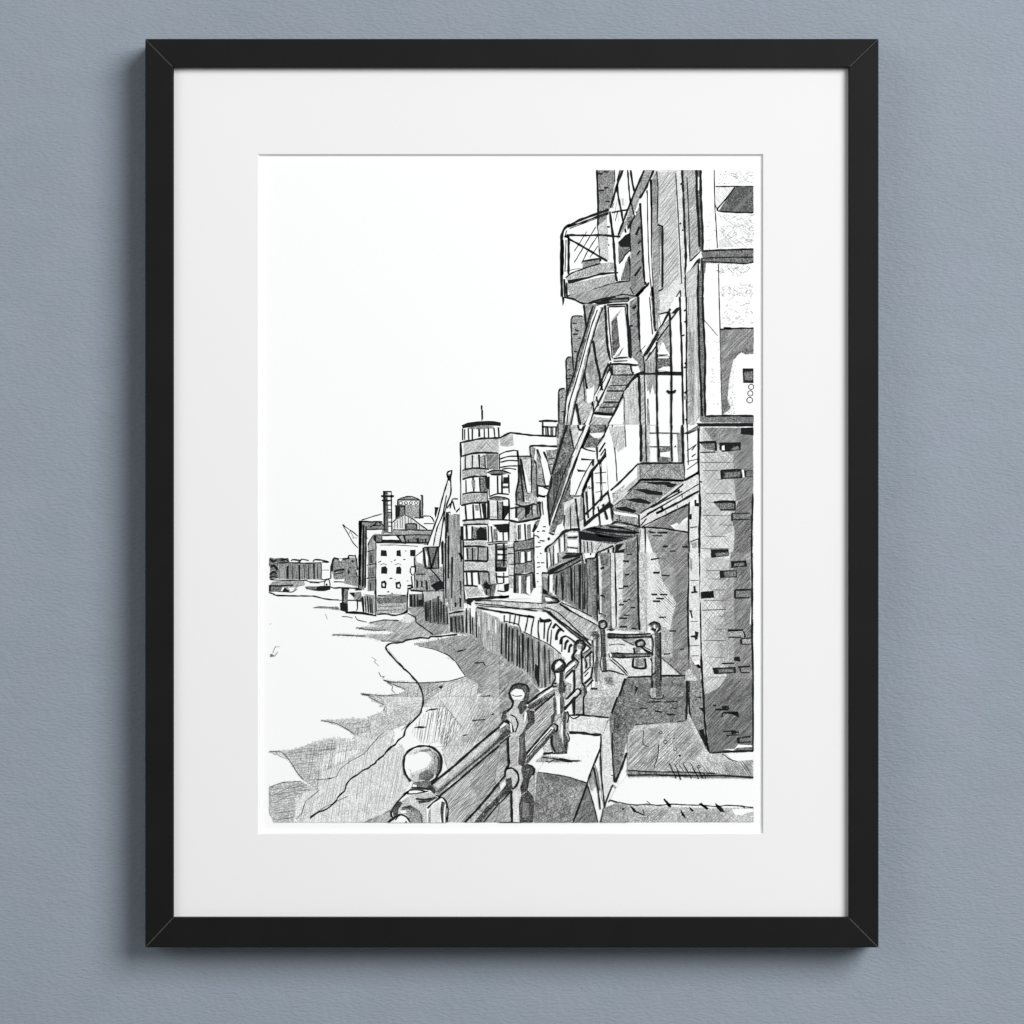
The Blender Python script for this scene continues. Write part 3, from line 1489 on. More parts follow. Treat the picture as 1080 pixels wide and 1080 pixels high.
h135,18,5 215,0 400,0 420,400 370,560 330,700 240,560 230,200
h45,14,5 400,60 520,60 520,900 380,920 380,560
n3 280,620 380,660 380,900 280,850
k20 145,0 143,200 150,440 155,670
k18 88,0 90,300 92,480 100,650
k18 510,0 520,200 508,400 510,640 518,900 515,1000
k22 195,58 270,45
k22 215,168 270,168
k18 285,188 355,195
k20 200,352 250,352
k18 270,352 335,353
k18 240,385 305,388
k22 212,408 275,410
k18 265,545 325,543
k16 350,660 410,660
k16 440,815 475,812
k16 305,855 360,852
k16 385,900 425,900
k14 470,995 510,995
n1 520,0 600,0 615,900 540,920 520,700
n4 525,40 545,60 540,150 530,130
k22 562,280 568,330
k18 535,335 590,330
w 520,500 535,500 535,560 520,560
k22 530,490 545,550
k14 520,488 545,492
b 565,660 600,670 590,730 570,735 565,715 530,715 535,700 568,695
k18 555,950 620,965
b 555,950 600,940 625,970 590,985
n4 520,850 545,920 610,990 615,1080 520,1080
k8 530,235 600,232
k8 530,580 590,578
k8 525,785 600,782
k8 540,870 600,868
o 572 583
n2 440,0 880,0 880,670 600,640 440,560
n1 620,0 690,0 690,250 640,480 640,620 600,600
f4 690,0 815,0 815,650 690,650 650,640 660,500 690,440 680,250
f5 750,20 812,20 812,650 760,640 740,440
h45,16,5 690,40 815,40 815,650 660,620 690,440
n2 815,0 860,0 875,670 820,670
h45,20,4 620,60 690,40 680,200 640,260
k20 805,0 808,300 812,500 820,655
k20 605,0 615,200 622,440 618,630
k18 710,15 760,12
k22 680,70 730,72
k20 695,185 735,182
k16 645,302 690,298
k22 680,285 725,283
k18 680,412 720,408
k18 715,398 745,395
k18 645,440 690,438
k18 745,462 785,462
k16 690,528 735,526
k18 645,553 715,552
k20 650,625 715,625
k18 750,640 795,642
w 580,0 605,0 618,620 590,640
n1 580,0 605,0 615,620 590,640
k16 572,0 570,300 572,440 580,640
f4 460,0 570,0 575,640 530,620 540,540 500,510 490,400 480,60
n6 500,300 570,280 572,480 530,560 495,500
f5 520,60 570,40 572,600 535,560 500,540
n1 470,30 500,30 500,510 485,515
k14 465,0 475,300 480,515
k22 490,135 520,125
d 515,125 10
k16 488,362 520,365 525,378
k16 480,512 505,518
d 530,532 8
n6 480,20 560,20 555,110 500,110
v5 370,60 460,50 462,590 380,520
h45,16,5 375,60 460,50 462,590 380,520
n6 420,60 462,60 462,560 420,520
k18 370,50 375,300 375,520
k12 345,60 340,300 345,500
k16 460,0 462,300 465,590
k18 370,45 430,50 450,30
k16 450,0 450,40
w 350,0 450,0 440,35 360,50
k12 335,0 345,80
k14 410,0 405,20
v3 350,80 370,80 372,510 350,490
k16 360,90 358,480
v5 95,180 335,80 335,490 240,430 130,380 90,280
k12 90,190 90,320
k18 120,190 115,350
k14 160,165 170,400
k14 185,160 180,390
v6 190,150 245,120 250,410 180,380
b 160,200 175,200 180,400 170,390
k14 240,120 245,410
k10 270,110 270,430
v6 280,110 330,90 325,480 280,440
k22 320,100 315,480
k12 250,130 255,410
n2 0,180 90,180 90,340 0,300
k22 55,190 50,330
k14 50,185 90,172
w 60,190 85,185 85,340 62,330
v5 0,200 40,220 45,330 0,310
@drawn_walkway
o 572 583
n2 130,400 320,480 480,590 480,700 420,740 330,700 180,540 0,470 0,430 100,420
f3 110,450 200,450 420,570 470,620 400,720 330,670 180,540
k24 145,430 240,490 360,550 475,610
n1 150,410 340,500 480,600 470,612 250,490
k10 160,420 300,480 420,540
k10 10,465 60,470 140,510 280,640 390,740
k14 0,490 60,500 120,555 200,610 300,690 380,750 420,790
n6 0,310 60,340 120,370 150,410 130,430 60,420 0,420
b 0,300 40,320 60,360 0,345
k20 70,370 120,390 145,415
k18 40,425 120,420 145,405
s30,14 0,350 100,370 130,420 0,420
w 20,375 70,385 90,405 30,410
n2 480,690 700,690 900,700 920,1080 480,1080
n1 550,740 670,740 770,790 780,850 550,850
k8 560,780 640,770 700,778
k8 560,850 640,840
f4 670,730 780,725 780,780
k14 680,735 770,780
n1 550,890 920,890 930,1040 720,1030 600,1000
k12 570,900 640,960 720,1040
k12 590,890 680,970 735,1035
k9 550,1000 620,1010 690,1030
k14 570,655 610,650
k9 545,650 600,640
o 662 583
n1 0,900 200,890 200,1040 0,1040
n1 290,890 440,1030 280,1030
f4 290,880 400,960 470,1030 440,1030
k18 295,890 380,960 460,1030
k14 0,1050 100,1045 300,1035 485,1035
f5 280,880 515,900 515,1000 470,1035
n2 490,1000 520,980 600,1080 480,1080
k14 485,1035 475,1080
@drawn_lifebuoy_stand
o 662 583
k26 75,750 120,735 145,765 120,790 80,790 70,765 75,745
n4 85,755 130,750 130,780 90,785
n5 55,800 110,800 100,840 60,850
k20 50,800 60,850
k22 120,800 160,830 205,850
k12 130,790 200,825
k24 50,890 45,960 90,975 150,970 145,890
n5 65,890 140,890 140,960 65,960
@drawn_lower_wall
o 527 620
n2 900,700 1080,740 1060,790 980,1000 940,1080 700,1080 720,880 830,850
s80,10 740,780 1040,760 940,1060 720,1060
n5 880,760 950,750 960,820 900,810
n6 1080,750 1060,770 1000,920 940,1080 1080,1080
b 1050,760 1070,770 960,1080 935,1080 985,950
k14 890,695 960,705 1050,735
o 662 583
n5 0,1050 480,1040 475,1080 0,1080
k14 0,1052 240,1042 480,1038
o 662 718
n5 0,0 510,0 505,340 80,370 0,520
n6 60,30 480,20 480,160 90,140
f4 250,40 470,60 470,130 320,150
h160,14,4 60,20 500,10 490,320 60,350
h45,18,4 60,20 500,10 490,320 60,350
s70,24 80,60 490,60 480,330 80,340
k16 310,180 420,172
k14 165,180 280,175
k14 100,235 170,232
k16 230,255 290,265
k16 330,280 400,290
k14 360,230 420,232
b 0,50 30,60 60,130 90,60 40,30 0,20
n6 0,0 60,40 50,330 0,520
k20 60,375 180,368 350,365 490,340
k22 500,0 500,150 495,340
@drawn_riverside_kerb
o 662 735
n2 0,330 60,240 500,210 510,130 660,430 690,480 1060,480 1060,600 1060,680 640,670 0,670
f3 20,300 280,250 260,440 210,620 0,640
f3 420,220 510,200 640,430 560,540 380,400
h45,18,4 20,330 500,215 640,430 540,560 240,640 0,600
h45,30,5 250,400 420,290 620,420 500,560 250,620
s140,16 60,260 500,240 640,450 900,580 700,640 60,620
s60,22 160,280 500,280 600,540 180,600
d 318,380 14
d 280,300 12
d 400,440 12
d 440,495 11
d 600,590 12
d 390,350 8
k8 135,280 130,400 180,420
k8 260,400 255,500 220,600
h125,20,6 300,540 1055,560 1050,660 640,665 300,650
h125,14,7 830,540 1055,530 1055,670 830,660
h50,18,4 90,540 300,540 280,650 90,650
w 830,480 1062,465 1062,530 900,545
k8 800,480 870,530 930,545
n5 0,610 200,630 640,640 1060,670 1060,685 600,680 300,665 0,670
h125,12,6 820,540 1055,530 1055,672 830,668
h125,24,6 310,560 820,600 820,670 330,668
k9 350,560 410,690
k9 400,570 450,700
k9 470,570 540,690
k9 530,560 600,692
k9 590,600 640,690
k12 0,620 200,632 500,635 740,645
k16 0,660 200,658 500,665 800,665 1062,680
k10 380,620 410,685
k10 430,640 450,700
k10 560,620 600,690
k10 600,620 630,685
k10 640,640 660,690
o 662 735
n2 0,920 160,910 330,925 700,940 1062,935 1062,1060 0,1060
n3 0,940 300,960 300,1060 0,1060
n3 420,1000 760,960 860,1060 420,1060
h45,20,4 0,930 1062,940 1062,1060 0,1060
s160,16 20,940 860,950 860,1050 20,1050
s80,18 200,940 860,950 860,1010 200,1010
w 880,945 1062,945 1062,970 1000,980 960,1000 900,990
k10 0,905 80,912 160,905 260,915 380,905 500,912 640,915 740,925 840,915 940,920 1062,935
k8 160,880 190,900
k20 305,860 330,890 365,930
k16 340,905 420,905
b 320,890 370,905 360,935 335,920
b 10,905 60,945 80,980 50,970
k14 75,970 135,995
b 440,945 480,990 490,1030 455,1000
b 520,925 560,960 545,970 525,950
k20 605,900 640,920 680,945
k14 620,895 650,930 670,950
b 735,895 790,930 820,970 780,970 745,930
k12 960,915 990,940
k12 130,950 140,1000
o 662 735
s90,26 20,945 840,955 840,1050 20,1050
s70,24 260,520 640,540 1040,560 1040,640 300,620
@drawn_river_path
o 527 735
w 590,150 910,170 850,480 740,720 600,690 310,640 560,300
n1 600,165 910,175 880,310 600,300
s40,6 600,320 860,330 760,620 600,640
n5 320,640 560,670 735,735 620,1060 290,1060
h30,14,4 320,640 735,735 620,1060 290,1060
n6 330,645 600,680 730,725 560,720 340,700
n4 560,760 720,750 660,900 600,1000
k10 320,635 430,650 570,675 735,725
f3 700,10 1000,0 930,170 720,150
s120,8 720,0 980,0 930,160 720,150
n3 720,20 900,20 900,140 720,140
k16 580,155 650,155 760,160 920,175
k12 590,160 620,185 650,175 680,160
k26 570,300 700,305 780,318 860,318
k7 920,190 870,320 860,330
v4 310,540 370,495 500,510 600,530 700,540 560,555 330,545
k24 370,480 460,470 570,470
k12 360,510 450,520 560,545 680,540
k10 380,540 420,550 460,530
k16 500,520 600,540 670,540
n1 870,320 920,190 960,640 950,720 880,900 860,840
n6 1000,0 1080,0 1080,330 990,720 960,640 940,300 930,180
n7 960,60 1030,60 1020,300 960,300
k22 995,0 945,140
k20 1075,470 1020,620 975,720
k14 950,300 955,560 970,720
f6 740,740 820,1060 620,1060
h75,14,5 740,740 820,1060 620,1060
k18 855,330 850,430 760,660 730,760 620,1060
k14 850,440 855,600 870,780 885,930
v6 800,560 830,640 850,790 830,790
v4 790,600 810,740 780,790 760,720
k14 790,590 830,780 850,950
k12 740,740 790,900 830,1060
k14 955,740 900,880 850,1060
k8 940,660 965,670
k8 960,740 980,770
w 990,760 1080,660 1080,900 930,870
k10 920,890 930,870 1000,890 1080,905
n4 880,940 1000,890 1080,910 1080,1060 860,1060
h45,20,4 900,920 1080,920 1080,1060 870,1060
d 1040,945 10
s40,14 940,910 1080,920 1080,1040 900,1040
@drawn_upper_balcony
o 572 178
w 610,130 660,10 740,10 820,10 850,10 700,430 640,560 590,560 575,360
n5 650,10 690,10 640,110 600,280 570,340 590,230 625,120
k22 680,10 640,110 610,210 575,330
k14 655,10 630,100
k20 630,130 640,230 665,350 680,440 705,540
k24 570,360 580,450 600,600 610,760 620,900 630,950
k16 720,10 730,150 740,260 770,390
k20 745,10 760,120 775,190
n4 860,10 945,10 880,160 820,250 780,370 640,600 630,580 720,400 750,270
k20 860,10 800,150 750,270 700,400 640,560
k22 940,10 880,150 820,250
k14 735,250 760,330 775,400
n6 710,410 780,400 760,470 720,520
b 715,490 780,390 800,400 750,480 720,515
k14 790,360 805,400 780,420
h80,20,4 590,250 720,250 640,440 600,440
k8 600,290 590,330
k8 640,350 615,440
k8 680,250 680,310
k16 585,370 660,355 730,345
k24 215,490 300,440 430,390 560,345
k16 215,490 330,455 470,400 560,370
k8 230,505 400,440 560,380
k26 165,1080 160,800 165,560 190,500 235,470
k26 170,600 172,760 165,900
k10 205,520 190,580
k20 185,575 225,560 350,562 500,560 600,568 660,572
b 185,575 215,545 225,590
k22 222,570 222,720 220,890
k8 200,600 195,780 190,870
k20 220,590 330,650 430,710 550,780
k8 375,530 270,695
k8 450,490 360,640 270,790
k8 470,560 380,700 330,800
k8 470,650 400,750
k6 190,865 260,850 320,840
n5 340,785 480,755 490,795 340,840
k18 335,782 480,758
n3 200,920 330,855 490,795 600,790 610,860 480,880 210,950
h60,26,5 240,900 600,795 610,860 300,920
k14 195,920 250,880 400,825 490,800
b 215,940 380,910 500,875 640,870 640,882 480,900 360,935 240,972 215,970
n3 210,975 610,890 615,955 500,990 230,1075
h60,20,4 215,975 610,890 615,955 230,1075
k18 210,1075 330,1055 480,1005 610,965
n6 640,620 690,600 740,530 745,660 700,760 645,800
b 640,620 700,560 745,540 740,660 660,660
w 650,830 700,740 745,660 720,740 660,870 640,930
k10 650,800 690,740 745,680
n6 700,800 740,720 745,940 660,940
h80,14,6 700,790 740,750 740,940 650,945
k20 730,740 745,860 740,945
k20 185,930 190,1080
k22 205,960 207,1080
f5 750,480 830,290 860,980 800,1060 740,1060
k26 825,290 835,400 845,600 855,830 870,980
k26 790,560 820,490
k20 805,635 830,605
k22 800,725 825,690
k22 780,905 810,860 835,825
d 785,900 9
k14 745,440 740,560 745,700
k14 845,575 855,580
f4 220,1075 500,1000 620,960 740,940 770,1060 800,1065 760,1090 220,1090
k16 610,965 650,955 740,945
k24 790,1075 840,1030 905,960
b 770,1080 860,985 875,985 810,1085
k12 620,1075 680,1060 780,1075
k14 740,1000 770,1060
w 835,290 880,200 905,100 915,400 915,700 930,980 900,1080 860,1080 905,960 870,950
k9 885,180 890,500 900,800 925,1080
o 572 313
f4 190,0 800,0 740,20 560,20 380,65 300,40 190,10
b 165,0 190,0 180,60 172,75
k18 190,5 260,18 320,50 380,65
k24 375,65 450,35 560,10 620,0
b 430,50 560,20 730,0 740,20 720,45 600,50 480,70
n6 560,30 720,20 720,40 570,45
@drawn_upper_stair
o 572 313
f4 350,60 430,60 410,160 370,260 360,160
k20 350,70 360,160 370,250
w 440,80 520,80 330,640 200,1080 190,1040 290,640
f3 520,100 540,100 560,560 480,800 430,930 330,1080 310,1080 290,850 350,640 430,380
h45,22,5 440,360 520,150 550,540 500,680
h45,22,5 360,600 420,560 480,740 400,760
h45,22,5 300,850 360,780 400,880 330,1000
v4 370,600 420,520 490,700 430,780
n6 420,70 470,70 410,200 390,330 300,620 220,840 210,760 310,520 360,330 400,160
k16 428,75 398,170 358,310 298,500 278,620 208,830 182,1080
w 455,75 475,85 410,260 330,520 240,900 210,1080 195,1080 240,860 310,600 380,330 430,160
k11 465,110 410,260 330,560 230,900 205,1080
n4 490,90 520,80 440,280 360,600 290,840 230,1080 215,1080 290,760 390,420
k14 512,90 457,240 390,480 358,640 288,860 242,1080
w 480,100 492,100 436,250 366,480 320,700 262,900 228,1060 220,1060 262,830 330,580 400,330
k24 430,370 450,520 480,650 500,790
k20 355,640 370,740 400,880
k22 290,900 300,980 320,1080
k10 345,660 360,890
k22 560,560 510,680 430,880 350,1080
k16 570,600 520,700 440,860 360,1060
k12 590,640 540,760 440,960 400,1080
w 545,640 560,610 510,720 430,900 440,840
w 500,780 520,740 470,880 430,950
k16 480,720 510,790
k18 430,900 435,980
k14 580,670 540,760 460,930
b 490,700 510,690 510,780 495,790
k16 455,840 475,920
w 370,780 420,770 440,740 430,880 380,900
n3 330,1000 420,900 400,1000 340,1080
n3 590,580 740,580 760,660 600,660
k20 565,570 590,660
k20 590,580 590,650
n4 600,660 780,660 720,745 570,745
n4 560,750 715,750 690,795 545,795
n3 545,800 690,800 640,890 510,890
n5 500,895 640,895 620,935 480,935
n5 480,938 610,935 600,985 440,975
h45,20,4 600,590 730,590 740,650 600,650
h0,12,4 600,670 760,670 720,740 580,740
h60,14,4 600,670 740,670 710,740 580,740
h0,12,4 550,805 680,805 640,885 520,885
h80,14,4 550,805 680,805 640,885 520,885
k14 595,660 790,658
k14 575,748 720,745
k16 545,795 690,795
k14 515,890 640,890
k12 480,932 620,930
k22 440,978 520,985 600,990
k14 440,985 590,1000
k20 745,580 755,630 770,650
f3 440,1010 580,1010 560,1080 400,1080
w 450,1000 590,1005 570,1025 450,1015
w 600,940 620,935 605,970
k22 800,655 740,720 690,810 640,910 560,1080
@drawn_stair_door
o 572 313
w 540,60 720,50 750,520 800,545 810,575 560,570
f2 540,65 720,60 745,520 590,535
w 560,85 690,85 725,510 600,525 580,300
k24 530,70 540,250 550,420 575,540
k12 555,85 565,250 590,520
k18 545,70 720,60
k14 560,85 700,80
k10 700,85 720,300 730,510
k20 715,60 725,250 740,510
n7 580,210 630,165 645,300 655,420 610,490 595,500
w 600,180 680,90 640,160
f4 580,200 675,90 640,160 630,170
n6 610,510 650,470 690,420 650,500
k16 600,520 720,510
k12 600,545 720,540
b 730,240 750,240 755,520 735,520
k20 560,570 650,565 800,577
k18 575,550 580,570
f5 740,40 810,0 815,200 830,470 860,500 860,640 840,640 800,540 760,500 745,240
h120,22,5 745,60 810,20 820,300 840,500 780,500 750,240
b 750,95 790,65 795,85 775,110
d 755,245 10
k24 812,0 810,180 820,320 835,470
w 820,0 910,0 925,200 940,320 850,480 830,440
k10 905,0 920,200 930,320
k26 935,0 945,150 958,290
n4 945,0 990,0 985,160 975,270 958,270
k12 985,145 1060,130
k8 835,450 870,410
f2 860,500 960,380 965,640 865,640
k22 860,500 930,380 1010,240 1080,100
w 880,530 1080,210 1080,130 900,460
k11 865,500 1080,110
k11 870,545 970,400 1080,220
k12 880,490 960,360 1040,220
b 970,370 1030,260 1040,265 985,370
b 880,510 910,460 915,470 890,510
w 990,160 1050,140 1000,240
k16 1075,130 1078,300 1078,640
f4 980,280 1075,180 1075,520 1040,360 1000,400
w 970,500 1020,380 1060,480 1060,500
n6 970,520 1075,520 1075,580 1000,600 970,610
k12 970,500 1070,490
k14 850,500 860,560 870,640
@drawn_lower_balcony
o 572 313
w 800,660 960,660 970,1080 560,1080
f2 690,800 800,680 820,1080 680,1080
v2 700,820 800,700 820,1080 700,1080
k8 690,850 690,980 700,1080
f3 810,660 860,660 870,1080 830,1080
v4 870,660 965,660 950,840 930,740 910,830 890,760
w 880,860 960,850 965,1080 885,1080
k22 790,655 860,635 960,640 1080,640
b 795,645 850,635 1080,632 1080,660 850,658 800,662
k26 812,660 820,800 830,950 835,1080
k14 860,560 865,800 870,1080
k20 965,380 967,600 965,800 968,1080
k10 890,890 895,1000
@drawn_balcony_front
o 662 313
b 0,570 90,570 90,580 0,580
k22 0,750 40,700 90,660
b 70,650 130,632 460,632 465,662 130,655
v4 150,550 240,500 240,640 150,640
v4 155,660 240,660 235,830 210,740 165,800
k22 245,380 243,600 245,800 250,1080
k20 355,140 362,350 370,600 370,800 368,1080
k24 330,790 350,805 375,808
k24 375,808 395,800 405,785
k24 95,670 100,850 110,1080
f3 110,680 150,660 155,1080 115,1080
k12 140,560 145,800 150,1080
k16 170,860 180,1080
v4 160,900 180,900 180,1080 160,1080
f4 270,320 350,230 350,500 320,400 300,380 250,420
w 250,480 290,380 350,480 355,500
n6 250,520 355,520 355,580 300,590 280,590 250,620
w 255,620 300,590 355,590 355,630
k8 260,490 340,490
n4 240,0 270,0 270,140 240,230
k12 265,145 340,130
n1 270,0 400,0 340,120 270,140
h45,24,3 270,0 400,0 340,120 270,140
b 370,140 410,95 440,85 400,140
k16 360,200 440,95
k16 245,375 350,235
o 662 448
f3 110,0 160,0 160,310 110,310
k28 112,0 112,150 112,310
k14 152,0 152,150 160,310
f2 160,0 190,0 190,310 165,310
v3 165,100 185,100 190,310 165,310
k20 250,0 258,150 262,310
k20 370,0 370,150 375,310
k8 180,70 250,68 370,70 440,72
k8 180,185 250,185 370,183
n6 270,195 365,180 362,240 300,230 275,240
n6 265,270 370,280 372,310 265,310
w 275,235 360,225 355,275 275,268
v4 420,75 465,70 465,320 435,320
d 403,182 7
n1 0,0 95,0 95,310 0,400
k26 463,0 465,150 470,320 472,470
n4 105,330 470,325 475,470 110,470
h45,14,5 105,330 470,325 475,470 110,470
h135,18,4 105,330 470,325 475,470 110,470
b 80,330 120,315 470,315 475,330 120,335
k22 105,465 280,462 470,472
b 110,460 475,465 475,480 250,472 115,475
k20 95,340 100,470
w 0,420 90,340 95,460 0,560
k22 0,410 50,360 90,325
v2 0,470 90,400 95,460 0,560
n4 0,580 100,475 470,480 300,600 200,700 100,850 0,830
k18 0,600 60,530 110,475
k14 0,560 60,510 105,465
b 120,490 280,480 420,500 380,530 240,510 140,505
b 60,535 150,535 300,570 290,595 180,590 70,570
b 0,615 120,615 210,650 190,668 80,655 0,640
b 0,695 50,705 90,735 60,745 0,730
h88,14,5 150,510 400,530 320,560 150,530
h88,14,5 70,590 260,600 220,630 90,610
n4 0,760 100,760 100,860 0,840
w 0,745 60,755 110,740 90,790 0,770
n4 0,840 95,870 90,1080 0,1080
k16 0,830 50,850 110,865
k12 0,890 90,912
k14 0,950 60,930
n6 0,910 80,930 85,1080 0,1080
k16 10,1005 60,1010
n1 95,760 200,690 475,480 600,420 600,580 510,660 110,860
n2 150,720 460,500 470,520 190,700
k16 90,750 200,690 360,590 470,500
k10 110,800 230,720 400,620 600,500
k16 160,760 350,650
k22 240,750 400,670 600,560
k26 165,755 240,715
k18 370,580 420,560
b 420,548 440,545 438,580 424,580
k14 290,690 300,720 270,690
k20 240,745 290,725
k10 460,590 460,620
k10 420,680 420,700
k8 320,730 325,750
k14 200,700 460,560
k22 480,470 600,400 530,440
k14 110,850 160,790
k16 93,750 92,860
@drawn_lower_stair
o 572 448
n4 130,-10 178,-10 150,120 128,210 122,100
k14 132,-10 132,110
f2 240,0 310,0 300,200 270,210
k20 300,0 310,40 340,40 350,10
w 370,0 400,0 250,330 90,800 65,850 80,790 180,540
n5 395,0 420,0 330,210 250,400 240,460 140,740 90,880 65,880 180,590 260,370
k13 408,0 338,170 262,350 192,540 86,830
k9 366,0 284,180 174,430 64,790
k11 425,0 350,180 275,370 205,560 120,780
k20 420,10 350,150 290,300 245,460
n6 245,480 240,560 270,600 150,850 60,900 110,780
n6 110,790 240,570 260,620 170,800 130,900 60,910
k14 240,460 245,530 235,600
n6 400,10 440,0 530,0 520,60 410,70
n6 400,75 470,120 490,110 450,190 360,190
w 400,75 520,80 490,110 440,110
w 330,200 450,205 430,300 280,590 235,590 240,460
k14 340,195 390,215 445,225
b 330,280 420,290 410,300 325,300
b 290,375 365,385 360,397 300,397
k10 430,290 350,430 280,590
k14 560,0 530,70 460,180
k20 460,185 470,280 490,400 490,560 500,620 550,800
k22 525,80 540,200 550,350 555,520 575,650 600,810
k26 530,0 535,80
w 470,200 530,90 540,190 470,300
k20 480,230 530,150
k16 490,260 530,200
k18 545,220 480,320 420,380 340,560
b 545,240 420,390 350,520 335,580 345,590 440,400 540,270
b 415,290 440,290 435,350 420,340
w 380,500 410,440 420,720 390,740
w 430,400 480,330 490,600 440,660
w 500,320 540,270 555,550 510,600
k20 420,380 425,520 435,700 440,790
k22 340,570 350,700 360,860
k14 370,560 380,680 390,790
k16 385,530 400,520
k12 440,410 540,400
k10 450,490 540,490
k10 390,540 420,530
k8 450,570 500,560
k20 365,755 440,680 560,560
b 355,830 560,650 600,680 580,690 440,790 370,855
w 470,690 560,640 550,600 500,640
w 440,720 470,700 470,740 440,760
k16 470,690 490,840
k20 530,740 550,800
w 560,560 780,340 800,330 800,460 700,560 600,670 580,660
f2 620,600 800,440 800,465 610,690 585,660
n3 590,580 700,500 640,620 600,660
k20 575,555 660,480 800,335
w 555,10 700,0 820,0 830,300 640,480 560,560 530,80
k10 590,0 600,120 620,300 630,480
k9 695,0 705,180 718,400
f2 560,20 690,10 700,300 600,180
h80,24,4 570,20 690,10 710,260 600,240
w 620,250 820,100 820,310 640,460
k22 825,0 830,160 830,310
k14 560,0 530,70
k26 810,330 812,460
f3 800,340 820,340 820,460 805,460
b 590,690 680,620 820,475 830,480 700,620 610,700
w 600,690 680,630 700,640 610,710
n5 600,700 830,480 1080,480 980,600 850,720 800,770 600,740
b 830,480 1080,480 1080,510 960,505
b 770,545 860,540 1020,570 1000,595 880,585
b 690,630 820,618 920,655 900,672 760,650
b 610,700 700,690 800,725 770,745 640,720
h88,14,5 840,510 1070,520 1000,560 820,535
h88,14,5 720,600 960,605 900,640 750,620
w 600,730 700,745 800,760 790,780 610,755
n4 600,755 800,780 810,860 600,830
k8 650,760 650,800
k10 620,800 670,810
k18 560,860 620,820 720,835 820,860
n6 310,890 420,860 560,840 820,870 800,930 620,1010 330,960
b 305,880 330,900 700,970 640,995 330,970 310,960
b 350,880 440,860 600,895 800,910 780,925 560,910 420,895
b 560,860 680,860 700,875 580,872
b 430,910 600,940 740,955 700,965 480,945
k14 400,870 600,890 810,912
k12 370,890 600,930 780,950
k12 540,850 700,880 820,910
k20 480,840 500,860
f4 620,1000 800,940 810,1080 600,1080
b 620,1010 690,1000 640,1060 700,1045 690,1080 610,1080
n6 700,1000 790,960 790,1080 700,1080
k18 800,930 805,1080
k12 820,760 820,860
k22 865,880 865,1080
n1 830,880 860,880 865,1080 820,1080
@drawn_back_balcony
o 572 448
n1 180,660 270,620 330,600 350,880 310,900 190,880
v3 190,720 270,640 300,860 200,860
k20 280,620 295,760 310,890
k12 235,690 240,900 245,1010
k14 190,760 180,880
v4 320,610 340,620 345,800 310,820
k14 270,600 330,600
w 125,850 170,830 190,880 130,920 100,930
b 50,905 110,920 90,935 60,920
n3 190,880 310,880 310,1080 190,1080
w 210,910 300,910 300,935 215,935
b 205,945 300,942 290,958 215,958
w 210,970 300,970 300,1025 215,1030
w 215,1050 290,1050 290,1075 215,1075
k14 205,1030 300,1045
k26 25,1060 45,1030 110,990 180,905 250,885 320,885
v3 40,1050 180,920 195,1080 40,1080
k14 95,1020 95,1080
k12 140,960 150,1080
k14 185,920 190,1070
k10 60,1040 65,1080
w 100,1020 130,980 135,1080 105,1080
w 155,960 175,940 180,1060 160,1080
k18 310,890 318,980 325,1080
n2 330,970 620,1010 600,1040 460,1080 330,1080
k14 350,985 355,1080
k14 380,985 385,1080
k12 415,990 420,1080
k10 500,1000 460,1060
k20 460,1080 600,1020
k18 560,1050 560,1080
k20 600,1030 600,1080
k14 10,860 30,860
k14 0,895 20,895
d 55,963 11
k14 0,980 20,980
k26 30,1060 28,1075
o 572 583
v4 35,0 190,0 330,0 280,40 160,80 50,150
k14 40,0 42,130
k10 65,0 75,110
k14 95,0 95,110
k14 130,0 135,80
w 45,0 62,0 70,100 50,130
w 100,0 125,0 128,80 105,95
b 155,45 200,15 330,10 330,30 180,55
n6 50,150 160,90 330,20 330,60 240,100 100,170
b 45,150 150,100 320,25 320,42 200,100 90,165
b 180,0 330,0 330,14 200,10
k14 45,160 110,170 240,110 330,60
k20 0,168 60,172
k12 330,0 345,70
@drawn_far_railing_post
o 527 620
n5 850,330 890,330 900,700 870,700
n8 840,300 870,275 905,300 905,330 885,345 890,320 870,295 850,305 845,330
n3 850,305 880,295 890,320 870,340 850,335
k18 835,310 845,285 880,275 905,300 900,330 870,345 845,335 838,312
n8 865,345 890,345 895,500 905,700 875,700 865,550
k10 855,340 860,560 850,640 860,700
k24 860,705 910,702
@drawn_far_railing_post
o 527 620
n2 780,440 830,430 835,660 825,850 775,850 790,700 765,640
n8 765,400 785,365 825,365 840,400 830,435 790,440 795,420 785,410
n4 790,420 805,405 810,430
n8 808,440 832,435 832,640 822,760 800,760 795,680 810,600
k14 785,440 790,640 770,760
v6 800,640 832,640 825,800 800,790
w 785,770 800,765 805,830 780,840
k20 770,850 825,852
@drawn_cross_rail
o 572 583
n6 545,680 690,690 915,685 920,712 690,720 545,718
n8 550,685 700,692 700,715 550,715
k14 550,682 720,690 915,682
k18 550,715 720,718 920,708
k14 565,680 560,720
w 560,850 590,845 590,875 560,880
n8 580,848 700,855 910,855 920,865 700,880 590,878
n5 700,858 910,858 910,875 700,878
k14 580,845 700,852 910,852
k14 580,880 700,885 915,872
k14 560,850 570,885
@drawn_gate_post
o 662 583
n5 205,680 280,680 280,1080 205,1080
n8 185,620 205,590 250,588 278,610 278,650 250,665 265,630 240,600 210,610
n6 200,620 230,600 255,630 230,655
w 218,612 232,608 235,640 222,642
k18 180,605 220,585 265,600 275,640 250,665
k20 200,640 235,650 225,665
n7 230,660 275,680 280,760 280,1080 230,1080 225,800
n8 255,680 280,690 275,800 270,900 240,760
n2 205,690 230,690 228,1000 210,1000
k14 200,690 215,760 210,870
k12 190,890 205,920 205,1080
k18 275,670 278,900 280,1080
k20 210,1030 240,1010
o 662 718
n6 205,0 285,0 285,80 255,140 215,140
